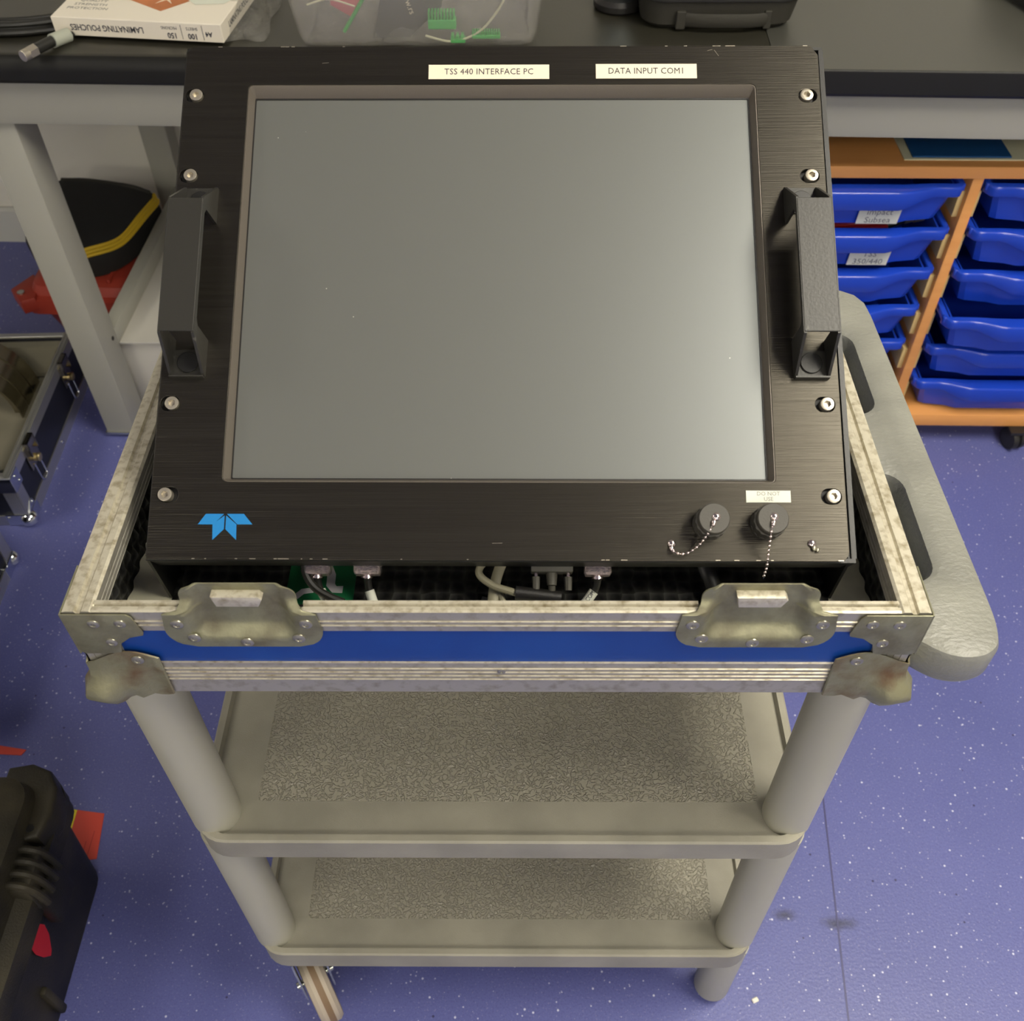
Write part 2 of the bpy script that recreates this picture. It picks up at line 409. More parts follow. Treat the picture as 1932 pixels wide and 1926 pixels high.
def dup(root, loc, label=None, rotz=None):
    r = root.copy(); COL.objects.link(r); r.location = loc
    if rotz is not None: r.rotation_euler = (0, 0, rotz)
    if label: r['label'] = label
    for ch in list(root.children):
        c = ch.copy(); COL.objects.link(c); c.parent = r
        for g in ch.children:
            d = g.copy(); COL.objects.link(d); d.parent = c
    return r
def text_mb(F, s, size, x=0, y=0, z=0, rot=0, bold=0, align='CENTER', sx=1.0, space=1.0, wave=None):
    cu = bpy.data.curves.new('t', 'FONT'); cu.body = s; cu.size = size; cu.align_x = align; cu.align_y = 'CENTER'
    cu.offset = bold; cu.extrude = 0.00006 if size < 0.05 else 0.0003; cu.resolution_u = 2; cu.space_character = space; cu.space_line = 0.9
    ob = bpy.data.objects.new('t', cu); COL.objects.link(ob)
    dg = bpy.context.evaluated_depsgraph_get(); dg.update()
    me = bpy.data.meshes.new_from_object(ob.evaluated_get(dg))
    mb = MB(F); t = bmesh.new(); t.from_mesh(me)
    mb._merge(t, Matrix.Translation((x, y, z)) @ Matrix.Rotation(rot, 4, 'Z') @ Matrix.Diagonal((sx, 1, 1, 1)))
    bpy.data.objects.remove(ob); bpy.data.curves.remove(cu); bpy.data.meshes.remove(me)
    return mb
def plate_mb(F, loops, ext, z=0, bev=0.0):
    """flat plate with holes from closed 2d loops, thickness 2*ext centred on z"""
    cu = bpy.data.curves.new('p', 'CURVE'); cu.dimensions = '2D'; cu.fill_mode = 'BOTH'; cu.extrude = ext; cu.bevel_depth = bev; cu.bevel_resolution = 1; cu.offset = -bev
    for lp in loops:
        sp = cu.splines.new('POLY'); sp.points.add(len(lp) - 1); sp.use_cyclic_u = True
        for i, p in enumerate(lp): sp.points[i].co = (p[0], p[1], 0, 1)
    ob = bpy.data.objects.new('p', cu); COL.objects.link(ob)
    dg = bpy.context.evaluated_depsgraph_get(); dg.update()
    me = bpy.data.meshes.new_from_object(ob.evaluated_get(dg))
    mb = MB(F); t = bmesh.new(); t.from_mesh(me)
    mb._merge(t, Matrix.Translation((0, 0, z)))
    bpy.data.objects.remove(ob); bpy.data.curves.remove(cu); bpy.data.meshes.remove(me)
    return mb
def oval(cx, cy, rx, ry, n=20): return [(cx + rx * cos(2 * pi * i / n), cy + ry * sin(2 * pi * i / n)) for i in range(n)]
def frame(piv, ang, at=None):
    return Matrix.Translation(piv) @ Matrix.Rotation(ang, 4, 'Z') @ Matrix.Translation((-piv[0], -piv[1], -piv[2]))
ROOM_A = radians(-2.2)
ROOM = frame((-0.82, 1.13, 0), ROOM_A)         # the room stands turned a little against the trolley
def rw(x, y, z): return tuple(ROOM @ Vector((x, y, z)))

# ------------------------------------------------------------------ room shell
def struct(name, mb, m, base=(0, 0, 0)):
    return solo(name, mb, m, base=base, kind='structure')
RX, RYF = 4.2, -7.0
struct('floor', MB(ROOM).box(-RX, RX, RYF, 1.86, -0.05, 0), M_floor)
struct('ceiling', MB(ROOM).box(-RX, RX, RYF, 1.86, 2.7, 2.75), M_ceil)
struct('wall_back', MB(ROOM).box(-RX, RX, 1.86, 1.92, 0, 2.7), M_wall)
struct('wall_left', MB(ROOM).box(-RX - .05, -RX, RYF, 1.86, 0, 2.7), M_wall)
struct('wall_right', MB(ROOM).box(RX, RX + .05, RYF, 1.86, 0, 2.7), M_wall)
struct('wall_front', MB(ROOM).box(-RX, RX, RYF - .05, RYF, 0, 2.7), M_wall)
struct('baseboard_back', MB(ROOM).prism([(1.845, 0), (1.86, 0), (1.86, 0.095), (1.852, 0.095), (1.845, 0.088)], -RX, RX, 'x'), M_skirt)
def seam():
    mb = MB()
    a, b = Vector((0.50, 0.46, 0)), Vector((0.437, -0.20, 0))
    d = (b - a).normalized(); n = Vector((-d.y, d.x, 0)) * 0.0012
    a = a - d * 0.6; b = b + d * 0.5
    mb.prism([(a + n).to_2d()[:], (b + n).to_2d()[:], (b - n).to_2d()[:], (a - n).to_2d()[:]], 0.0, 0.0006, 'z')
    return mb
struct('trim_1', seam(), mat('seam_weld', (0.07, 0.07, 0.18), 0.4))

# ceiling lamps: bright key panel first, the rest unseen panels added as fill
def ceiling_lamp(x, y, sx, sy, label, k=1.0):
    t = thing('ceiling_light', label, 'ceiling light', (x, y, 2.7), group=None)
    f = MB()
    f.box(x - sx / 2 - .02, x + sx / 2 + .02, y - sy / 2 - .02, y - sy / 2, 2.675, 2.7); f.box(x - sx / 2 - .02, x + sx / 2 + .02, y + sy / 2, y + sy / 2 + .02, 2.675, 2.7)
    f.box(x - sx / 2 - .02, x - sx / 2, y - sy / 2, y + sy / 2, 2.675, 2.7); f.box(x + sx / 2, x + sx / 2 + .02, y - sy / 2, y + sy / 2, 2.675, 2.7)
    part('lamp_frame', f, M_skirt, t)
    m = mat('lamp_diffuser', (0.9, 0.9, 0.9), 0.5, emit=(LAMP_COL, LAMP_STRENGTH * k))
    part('diffuser', MB().box(x - sx / 2, x + sx / 2, y - sy / 2, y + sy / 2, 2.68, 2.699), m, t)
ceiling_lamp(1.20, -0.10, 0.6, 1.3, 'bright ceiling panel above and right of the trolley')
ceiling_lamp(-2.6, 0.15, 0.6, 1.2, 'dim fill panel added to the ceiling above the left side of the room', 0.35)  # unseen lamp added to lift the floor on the left
ceiling_lamp(0.9, -2.5, 0.6, 1.2, 'fill panel added to the ceiling behind the photographer on the right', 0.7)  # this and the next: unseen fill added for camera-facing surfaces
ceiling_lamp(-1.6, -2.5, 0.6, 1.2, 'fill panel added to the ceiling behind the photographer on the left', 0.38)
ceiling_lamp(0.9, -5.2, 0.6, 1.2, 'fill panel added to the ceiling at the far end of the room on the right', 1.1)  # this and the next: unseen low-angle fill added to reach under the bench
ceiling_lamp(-1.6, -5.2, 0.6, 1.2, 'fill panel added to the ceiling at the far end of the room on the left', 1.1)

# ------------------------------------------------------------------ TROLLEY
ZR = 0.92                                     # rim height of the case
T = thing('utility_trolley', 'grey plastic three-shelf trolley carrying the blue flight case, with moulded push handle', 'trolley', (0, 0.215, 0))
TX0, TX1, TY0, TY1 = -0.297, 0.295, 0.010, 0.430
def shelf(z0, z1, y0=TY0, name='shelf', tex=True):
    mb = MB()
    out = rrect(TX0, TX1, y0, TY1, 0.032, 6); lip = rrect(TX0 + .008, TX1 - .008, y0 + .008, TY1 - .008, 0.026, 6); lip2 = rrect(TX0 + .010, TX1 - .010, y0 + .010, TY1 - .010, 0.024, 6)
    zf = z1 - 0.007
    P = lambda L, z: [(p[0], p[1], z) for p in L]
    inn = rrect(TX0 + .004, TX1 - .004, y0 + .004, TY1 - .004, 0.03, 6)
    mb.rings([P(inn, z0), P(out, z0 + .002), P(out, z1 - .002), P(rrect(TX0 + .002, TX1 - .002, y0 + .002, TY1 - .002, .031, 6), z1), P(lip, z1), P(lip2, zf)], True, True)
    mb.prism(rrect(TX0 + .055, TX1 - .045, y0 + .045, TY1 - .04, 0.004, 2), zf, zf + 0.0006, 'z')
    for f in mb.bm.faces:
        c = f.calc_center_median()
        if abs(c.z - (zf + .0006)) < 1e-5: f.material_index = 1
    return mb
part('middle_shelf', shelf(0.502, 0.5385), [M_shelf, M_shelftex], T)
part('bottom_shelf', shelf(0.1814, 0.2232), [M_shelf, M_shelftex], T)
part('top_shelf', shelf(0.788, 0.818, y0=0.02), [M_shelf, M_shelftex], T)
def leg(x, y, zlo):
    mb = MB(); r = 0.0235
    for a, b in ((0.5305, 0.79), (0.2155, 0.503)): mb.cyl((x, y, a), (x, y, b), r, 28)
    if zlo < 0.18: mb.lathe([(0.012, zlo), (r - .004, zlo + .006), (r, zlo + .016), (r, 0.183)], (x, y, 0), (0, 0, 1), 28)
    return mb
LX0, LX1, LY0, LY1 = -0.2795, 0.2795, 0.043, 0.395
part('leg', leg(LX0, LY0, 0.2), M_leg, T); part('leg', leg(LX1 - .004, LY0, 0.001), M_leg, T)
part('leg', leg(LX0, LY1, 0.2), M_leg, T); part('leg', leg(LX1 - .004, LY1, 0.001), M_leg, T)
def push_handle():
    pts = [(0.262, 0.045), (0.275, 0.028)]
    nose = catmull([Vector((x, y, 0)) for x, y in ((0.290, 0.030), (0.303, 0.018), (0.318, 0.008), (0.333, 0.005), (0.348, 0.008), (0.3590, 0.018), (0.3635, 0.036), (0.3640, 0.060))], 5)
    pts = [(p.x, p.y) for p in nose] + [(0.3585, 0.400), (0.3565, 0.422), (0.349, 0.436), (0.336, 0.444), (0.318, 0.446), (0.270, 0.446), (0.270, 0.03)]
    h1 = rrect(0.285, 0.3285, 0.076, 0.186, 0.016, 6); h2 = rrect(0.285, 0.3285, 0.262, 0.372, 0.016, 6)
    mb = plate_mb(None, [pts, h1, h2], 0.011, 0.842, bev=0.007)
    return mb
part('push_handle', push_handle(), M_handleplastic, T, 'light grey moulded handle with two grip slots')
def handle_web():
    mb = MB(); mb.box(0.270, 0.296, 0.03, 0.43, 0.80, 0.828, 0.004); mb.box(0.284, 0.345, 0.060, 0.390, 0.822, 0.829, 0.002)
    return mb
part('handle_bracket', handle_web(), M_handleplastic, T)
def castor(x, y, ztop, parent, ang, R=0.0625, wdt=0.030):
    F = Matrix.Translation((x, y, 0)) @ Matrix.Rotation(ang, 4, 'Z')
    mb = MB(F)                        # local: wheel rolls along y, axle along x
    mb.box(-.030, .030, -.030, .030, ztop - .004, ztop)
    mb.cyl((0, 0, ztop - .016), (0, 0, ztop - .004), .020, 20)
    c = (0, -0.022, R)
    for sx in (-1, 1):
        x0 = sx * (wdt / 2 + .004)
        mb.prism([(-.045, R), (-.030, R - .012), (-.014, R - .012), (.026, ztop - .016), (-.034, ztop - .016), (-.040, ztop - .03)], x0 - .0012, x0 + .0012, 'x')
    mb.box(-wdt / 2 - .005, wdt / 2 + .005, -.034, .026, ztop - .0185, ztop - .0155)
    fk = part('castor', mb, M_zinc, parent, 'swivel castor with a dirty cream tyre')
    wb = MB(F); h = wdt / 2
    wb.lathe([(R * .55, -h + .001), (R * .80, -h), (R - .004, -h + .001), (R, -h + .006), (R, -.004), (R, .004), (R, h - .006), (R - .004, h - .001), (R * .80, h), (R * .55, h - .001)], c, (1, 0, 0), 36)
    for f in wb.bm.faces:
        q = f.calc_center_median()
        if abs(q.x) < .0041 and (Vector((q.y, q.z)) - Vector((c[1], c[2]))).length > R * .9: f.material_index = 1
        elif (Vector((q.y, q.z)) - Vector((c[1], c[2]))).length < R * .66: f.material_index = 2
    part('wheel', wb, [M_wheel, M_wheelband, M_blackpl], fk)
    ab = MB(F); ab.cyl((-h - .010, c[1], R), (h + .010, c[1], R), .005, 12); part('axle', ab, M_zinc, fk)
castor(-0.266, 0.054, 0.1814, T, radians(31), R=0.0625)
castor(-0.252, 0.385, 0.1814, T, radians(20), R=0.0625)

# ------------------------------------------------------------------ FLIGHT CASE (open tray under the computer)
CW = 0.2867; CD = 0.445; CB = 0.8215
C = thing('flight_case_base', 'open blue flight case base with battered metal corners, on the trolley under the monitor', 'flight case', (0, 0.22, CB))
def edging(fl=1):
    # section (a = inward from outer face, z)
    e = [(0.0, ZR), (0.0, ZR - .0046), (-.0006, ZR - .005)]
    rib = [(ZR - .0105), (ZR - .0150)]
    o = [(0, ZR - .0215), (.0022, ZR - .0225), (.0022, ZR - .0235), (.0085, ZR - .0235)]
    sec = [(.0015, ZR), (0, ZR - .0008)]
    for z in rib: sec += [(0, z + .0007), (-.0009, z + .0003), (-.0009, z - .0003), (0, z - .0007)]
    sec += [(0, ZR - .0215), (.0022, ZR - .0223), (.0085, ZR - .0223)]
    for z in (ZR - .017, ZR - .0125, ZR - .008): sec += [(.0105, z - .0006), (.0098, z), (.0105, z + .0006)]
    sec += [(.0105, ZR - .0015), (.0095, ZR), (.0070, ZR), (.0062, ZR - .0022), (.0048, ZR - .0022), (.0042, ZR)]
    return sec
SEC = edging()
def edge_run(parent, side, segs):
    for (s0, s1) in segs:
        mb = MB()
        if side == 'front': mb.prism([(a, z) for a, z in SEC], s0, s1, 'x')
        if side == 'back': mb.prism([(CD - a, z) for a, z in SEC], s0, s1, 'x')
        if side == 'left': mb.prism([(-CW + a * 1.9, z) for a, z in SEC], s0, s1, 'y')
        if side == 'right': mb.prism([(CW - a * 1.9, z) for a, z in SEC], s0, s1, 'y')
        mb.mi = 0
        for f in mb.bm.faces:
            if f.normal.length == 0: f.normal_update()
            c = f.calc_center_median()
            f.normal_update()
            if (c.z > ZR - .003 and f.normal.z > .3) or (side == 'front' and len(f.verts) == 4 and c.y < -.0004): f.material_index = 1
        part('top_edging', mb, [M_alu, M_alutop], parent, sharp=20)
edge_run(C, 'front', [(-CW + .0196, -0.2065), (-0.1275, 0.1345), (0.2135, CW - .0196)])
edge_run(C, 'back', [(-CW + .0196, CW - .0196)])
edge_run(C, 'left', [(0.0, CD)]); edge_run(C, 'right', [(0.0, CD)])
# side boards
mb = MB().box(-CW + .002, CW - .002, 0.0015, 0.0085, CB + .006, ZR - .0300)
for a_, b_2 in ((-CW + .002, -.2120), (-.1260, .1310), (.2170, CW - .002)): mb.box(a_, b_2, 0.0015, 0.0085, ZR - .0300, ZR - .0223)
part('front_board', mb, M_caseblue, C, 'blue laminate front')
mb = MB().box(-CW + .002, CW - .002, CD - .0085, CD - .0015, CB + .006, ZR - .0223); part('back_board', mb, M_caseblue, C)
for s in (-1, 1):
    x0, x1 = sorted((s * (CW - .0015), s * (CW - .0095)))
    part('side_board', MB().box(x0, x1, 0.0085, CD - .0085, CB + .006, ZR - .0225), M_caseblue, C)
ZF = 0.862
part('base_board', MB().box(-CW + .0095, CW - .0095, 0.0085, CD - .0085, CB, ZF), M_board, C, 'pale grey-green board floor')
# lower angle edging, ribbed
def low_sec():
    z1 = ZR - .0600; z0 = CB
    s_ = [(.0030, z1), (0, z1 - .0006)]
    for k in range(4):
        z = z1 - .0070 - k * .0045
        s_ += [(0, z + .0006), (-.0009, z + .0002), (-.0009, z - .0003), (0, z - .0007)]
    s_ += [(0, z0 + .001), (.001, z0), (.02, z0), (.02, z0 + .0015), (.0030, z0 + .0015)]
    return s_
LS = low_sec()
mb = MB().prism([(a, z) for a, z in LS], -CW + .012, CW - .012, 'x')
for f in mb.bm.faces:
    f.normal_update(); c_ = f.calc_center_median()
    if (c_.y < -.0004 and len(f.verts) == 4) or c_.z > ZR - .0604: f.material_index = 1
part('bottom_edging', mb, [M_alu, M_alutop], C, sharp=20)
part('bottom_edging', MB().prism([(CD - a, z) for a, z in LS], -CW + .012, CW - .012, 'x'), M_alu, C, sharp=20)
part('bottom_edging', MB().prism([(-CW + a, z) for a, z in LS], 0.0, CD, 'y'), M_alu, C, sharp=20)
part('bottom_edging', MB().prism([(CW - a, z) for a, z in LS], 0.0, CD, 'y'), M_alu, C, sharp=20)
# vertical corner edging
for s in (-1, 1):
    for (ya, yb) in ((0.0004, 0.03), (CD - .03, CD - .0004)):
        mb = MB()
        xo = s * CW
        y_ = ya if ya < .1 else yb - .0012
        x0, x1 = sorted((xo, xo - s * .028)); mb.box(x0, x1, y_, y_ + .0012, CB + .004, ZR - .01)
        x0, x1 = sorted((xo, xo - s * .0012)); mb.box(x0, x1, ya, yb, CB + .004, ZR - .01)
        for k in range(4):
            xx = xo - s * (.006 + k * .005); yy = y_ - .0006 if ya < .1 else y_ + .0012
            mb.box(xx - .0004, xx + .0004, yy, yy + .0006, CB + .01, ZR - .012)
        part('corner_edging', mb, M_alu, C)
# rivet shared
def rivet_mb(r=.0042):
    return MB().lathe([(r, 0), (r * .96, .0006), (r * .62, .0013), (r * .48, .0013), (r * .40, .0007), (r * .12, .0007), (r * .08, .0012), (0, .0012)], n=16)
def rivet_on(parent, x, y, z, r=.0042, direction=(0, -1, 0), first=[None]):
    q = Vector((0, 0, 1)).rotation_difference(Vector(direction)).to_matrix().to_4x4()
    M = INV[parent.name] @ Matrix.Translation((x, y, z)) @ q
    if first[0] is None:
        me = rivet_mb().mesh('rivet', ID, [M_rivet]); first[0] = me
    o = bpy.data.objects.new('rivet', first[0]); COL.objects.link(o); o.parent = parent; o.matrix_local = M @ Matrix.Scale(r / .0042, 4)
    return o
rivet_on(C, 0.0035, -.0006, 0.8505, .0030)
# corner plates (upper) - outline on the front face, mirrored; wrap round the side
for s in (-1, 1):
    out = [(0.2872, ZR - .001), (0.2440, ZR - .001), (0.2410, ZR - .004), (0.2375, ZR - .0215), (0.2385, ZR - .0245), (0.2480, ZR - .027), (0.2560, ZR - .034), (0.2590, ZR - .0455), (0.2840, ZR - .0460), (0.2872, ZR - .043)]
    mb = MB().prism([(s * x, z) for x, z in out], -.0022, -.0010, 'y', bev=.0004)
    sd = [(-.0020, ZR - .001), (.040, ZR - .001), (.045, ZR - .02), (.032, ZR - .032), (.028, ZR - .046), (-.0020, ZR - .046)]
    x0, x1 = sorted((s * .2872, s * .2884)); mb.prism(sd, x0, x1, 'x', bev=.0003)
    cp = part('corner_plate', mb, M_galv, C)
    for (x, z) in ((0.2500, ZR - .0105), (0.2680, ZR - .0110), (0.2620, ZR - .0320)): rivet_on(cp, s * x, -.0022, z, .0042)
    rivet_on(cp, s * .2884, .012, ZR - .012, .004, (s, 0, 0)); rivet_on(cp, s * .2884, .012, ZR - .034, .004, (s, 0, 0))
# ball corners (lower)
for s in (-1, 1):
    for yb in (0, CD):
        g = 1 if yb == 0 else -1
        mb = MB()
        nx, nz = 18, 14
        # front sheet: x from .2405 to .2905, bulging at the corner
        def sheet(u, v, face):
            # u 0..1 away->corner ; v 0..1 bottom->top
            d = .0505 * (1 - u)
            top = ZR - .0520 + (.0080 * sin(pi * min(1, max(0, (d - .010) / .040))) if d > .010 else -.006 * (1 - d / .010))
            bot = CB - .0035 + (.003 if d > .02 else 0) + .002 * sin(d * 400)
            z = bot + v * (top - bot)
            bl = .0110 * math.exp(-((d - .002) / .017) ** 2) * math.exp(-((v - .24) / .30) ** 2) + .0012 * sin(d * 260) * (1 - v)
            off = .0022 + bl
            return d, z, off
        R = []
        path = [('f', i / 11) for i in range(12)] + [('s', 1 - i / 11) for i in range(1, 12)]
        rows = []
        for (face, u) in path:
            col_ = []
            for j in range(nz):
                d, z, off = sheet(u, j / (nz - 1), face)
                if face == 'f': x = CW - d + (off * .6 if d < .004 else 0); y = -off
                else: x = CW + off; y = d
                if face == 'f' and d < .001: x = CW + off * .75; y = -off * .75
                col_.append((s * x, yb + g * y, z))
            rows.append(col_)
        inner = [[(p[0] - s * .0010, p[1] + g * .0010, p[2]) for p in r] for r in rows]
        ring = [a + b[::-1] for a, b in zip(rows, inner)]
        mb.rings(ring, True, True)
        bc = part('ball_corner', mb, M_galvrust, C, sharp=50)
        rivet_on(bc, s * .2500, yb - g * .0025, ZR - .0530, .0046, (0, -g, 0))
        rivet_on(bc, s * (CW + .0025), yb + g * .037, ZR - .0530, .0046, (s, 0, 0))
# latches: dished plates
def latch(xc, wob):
    mb = MB()
    zb, zt = ZR - .0370, ZR + .0190
    hw_top, hw_bot = 0.0385, 0.0530
    rows = []
    zs = [zb + (ZR - .001 - zb) * i / 13 for i in range(14)] + [ZR + .0002] + [ZR + .0002 + (zt - ZR) * i / 9 for i in range(1, 10)]
    NX = 34
    def sstep(a, b, x):
        t = max(0, min(1, (x - a) / (b - a))); return t * t * (3 - 2 * t)
    for i, z in enumerate(zs):
        if z < ZR:
            t = z - zb; r = .018
            hw = hw_bot - (r - sqrt(max(0, r * r - (r - t) ** 2)) if t < r else 0)
            hw -= 0.002 * sstep(ZR - .02, ZR, z)
        else:
            t = zt - z; r = .009
            hw = hw_top - (r - sqrt(max(0, r * r - (r - t) ** 2)) if t < r else 0) + .003 * (1 - sstep(ZR, ZR + .006, z))
        row = []
        for j in range(NX + 1):
            x = -hw + 2 * hw * j / NX
            m = (1 - sstep(.026, .0375, abs(x))) * sstep(zb + .0085, zb + .019, z)
            y = -.0022 + .0105 * m * (0.72 + .28 * sstep(zb + .01, zt, z))
            if z >= ZR: y = max(y, .0055 * sstep(ZR, ZR + .008, z))
            row.append((xc + x, y, z))
        rows.append(row)
    ring = [r + [(p[0], p[1] + .0011, p[2]) for p in r[::-1]] for r in rows]
    mb.rings(ring, True, True)
    la = part('latch_plate', mb, M_galv, C, sharp=60)
    ct = MB(); ct.prism([(xc - .0165, ZR + .0135), (xc + .0150, ZR + .0135), (xc + .0170, ZR + .0105), (xc + .0135, ZR + .0030), (xc - .0145, ZR + .0030)], .0015, .0085, 'y', bev=.0008)
    part('catch', ct, M_alutop, la)
    for (dx, dz) in ((-.0430, -.0110), (.0430, -.0105), (-.0350, -.0265), (.0360, -.0270), (0.000, -.0315)): rivet_on(la, xc + dx, -.0022, ZR + dz, .0046)
latch(-0.1690, 0); latch(0.1740, 1)
# foam lining, convoluted: side pads with real dimple grid
def foam_side(s):
    mb = MB(); rows = []
    z0, z1 = ZF + .0003, ZR - .0245; n = 140; m = 14
    for i in range(m + 1):
        z = z0 + (z1 - z0) * i / m; row = []
        for j in range(n + 1):
            y = .0105 + (CD - .021) * j / n
            k = cos(y * 2 * pi / .018) * cos(z * 2 * pi / .018)
            row.append((s * (CW - .0140 + .0012 * k), y, z))
        rows.append(row)
    back = [[(s * (CW - .0098), p[1], p[2]) for p in r] for r in rows]
    mb.rings([a + b[::-1] for a, b in zip(rows, back)], True, True)
    return mb
for s in (-1, 1): part('foam_lining', foam_side(s), M_foamtex, C, 'black egg-crate foam side lining', sharp=80)
part('foam_lining', MB().box(-CW + .012, CW - .012, CD - .02, CD - .0095, ZF, ZR - .03), M_foamtex, C)
def foam_floor():
    mb = MB(); rows = []
    for i in range(61):
        y = .125 + .26 * i / 60; row = []
        for j in range(121):
            x = -.215 + .43 * j / 120
            row.append((x, y, ZF + .006 + .003 * cos(x * 2 * pi / .02) * cos(y * 2 * pi / .02)))
        rows.append(row)
    mb.rings([r + [(p[0], p[1], ZF + .0020) for p in r[::-1]] for r in rows], True, True)
    return mb
part('foam_pad', foam_floor(), M_foamtex, C, 'black egg-crate foam floor pad', sharp=80)

# ------------------------------------------------------------------ COMPUTER / MONITOR PANEL
TILT = 0.526881
A_ = -0.0033
O_ = Vector((0.00073, 0.0439355, 0.92))
ux = Vector((cos(A_), sin(A_), 0)); uy = Vector((-sin(A_) * cos(TILT), cos(A_) * cos(TILT), sin(TILT))); nn = ux.cross(uy)
PAN = Matrix(((ux.x, uy.x, nn.x, O_.x), (ux.y, uy.y, nn.y, O_.y), (ux.z, uy.z, nn.z, O_.z), (0, 0, 0, 1)))
D = thing('panel_computer', 'black rack-mount panel computer with large grey screen, tilted in the blue flight case', 'computer', (0, 0.2, ZF))
PH = 0.4005
plate = [(-.2425, .0), (.2350, .0), (.2386, .0010), (.2408, .0032), (.2418, .0065), (.2425, .392), (.2372, .4004), (-.2385, .4004), (-.2425, .3958)]
slots = []
BOLTS = [(-.2325, .3580), (-.2322, .2908), (-.2326, .1123), (-.2324, .0456), (.2318, .3573), (.2318, .2904), (.2326, .1124), (.2330, .0456)]
for i, (u, v) in enumerate(BOLTS):
    du = (-.0015 if i < 3 else (.0022 if i == 3 else -.0012))
    if i == 4: du = .001
    rx, ry = .0070, .0056
    slots.append(rrect(u + du - rx, u + du + rx, v - ry, v + ry, .0054, 5))
opening = rrect(-.1932, .1938, .0550, .3673, .0035, 3)
fp = plate_mb(PAN, [plate, opening] + slots, .0012, -.0015, bev=.0003)
front = part('front_panel', fp, M_blackpanel, D, 'black brushed front plate', sharp=4)
# bezel chamfer to glass
def bezel():
    mb = MB(PAN)
    def rr(x0, x1, y0, y1, r, h): return [(p[0], p[1], h) for p in rrect(x0, x1, y0, y1, r, 3)]
    mb.rings([rr(-.1936, .1942, .0546, .3677, .0035, -.0024), rr(-.1931, .1937, .0551, .3672, .0035, -.0004), rr(-.1926, .1932, .0556, .3667, .0033, -.0003), rr(-.1893, .1899, .0586, .3602, .0010, -.0074), rr(-.1890, .1896, .0589, .3599, .0008, -.0082)], False, False)
    return mb
part('bezel', bezel(), M_bezel, D, 'bronze-grey chamfered screen surround', sharp=25)
part('screen', MB(PAN).box(-.1892, .1898, .0587, .3601, -.0100, -.0079), M_screen, D, 'dark grey anti-glare screen, switched off')
part('screen_gasket', plate_mb(PAN, [rrect(-.1905, .1911, .0574, .3615, .001, 2), rrect(-.1884, .1890, .0595, .3593, .001, 2)], .0004, -.0076), M_blackpl, D)
# frame behind the plate
fr = MB(PAN)
fr.box(-.2436, .2468, -.0005, .0025, -.024, -.0031); fr.box(-.2436, .2468, .3985, .4010, -.024, -.0031)
fr.box(-.2440, -.2405, .0025, .3985, -.024, -.0031); fr.box(.2440, .2475, .0025, .3985, -.024, -.0031)
part('outer_frame', fr, M_blackmetal, D)
part('chassis', MB(PAN).box(-.212, .212, .060, .385, -.062, -.011, .003), M_innerblack, D, 'black steel chassis behind the screen')
for (u, v) in BOLTS: part('slot_backing', MB(PAN).box(u - .0095, u + .0095, v - .008, v + .008, -.0075, -.0045), M_darkhole, D)
for s, x in ((-1, -.2425), (1, .2448)):
    a, b = sorted((x, x - s * .002))
    pl = [(.0465, .9165), (.055, ZF + .0006), (.415, ZF + .0006), (.425, 1.05), (.385, 1.112)]
    part('side_plate', MB().prism(pl, a, b, 'x'), M_blackmetal, D, 'black steel side plate')
part('back_plate', MB().box(-.2405, .2428, .413, .4145, ZF + .0006, 1.0), M_blackmetal, D)
part('base_plate', MB().box(-.2400, .2425, .047, .412, ZF + .0006, ZF + .0018), M_foamtex, D, 'dark padded base')
# bolts
def bolt_mb():
    mb = MB()
    mb.rings([[(rr_ * cos(2 * pi * i / 24), rr_ * sin(2 * pi * i / 24), h_) for i in range(24)] for rr_, h_ in ((.0049, -.004), (.0049, .0011), (.0047, .0014), (.0044, .0015))], True, False)
    # ring top with hex socket
    hexr = [(.0019 * cos(pi / 3 * i), .0019 * sin(pi / 3 * i)) for i in range(6)]
    n = 24
    outer = [(.0044 * cos(2 * pi * i / n), .0044 * sin(2 * pi * i / n)) for i in range(n)]
    hx = []
    for i in range(n):
        a = 2 * pi * i / n; k = cos(pi / 6) / cos((a % (pi / 3)) - pi / 6); hx.append((.0025 * k * cos(a), .0025 * k * sin(a)))
    mb.rings([[(p[0], p[1], .0015) for p in outer], [(p[0] * 1.08, p[1] * 1.08, .0015) for p in hx], [(p[0], p[1], .0012) for p in hx], [(p[0], p[1], -.0012) for p in hx]], False, True)
    return mb
bolt_me = bolt_mb().mesh('bolt', ID, [M_steel, M_darkhole], 20)
for i, (u, v) in enumerate(BOLTS):
    o = bpy.data.objects.new('bolt', bolt_me); COL.objects.link(o); o.parent = D
    o.matrix_local = INV[D.name] @ PAN @ Matrix.Translation((u, v, .0002)) @ Matrix.Rotation(.3 * i, 4, 'Z')
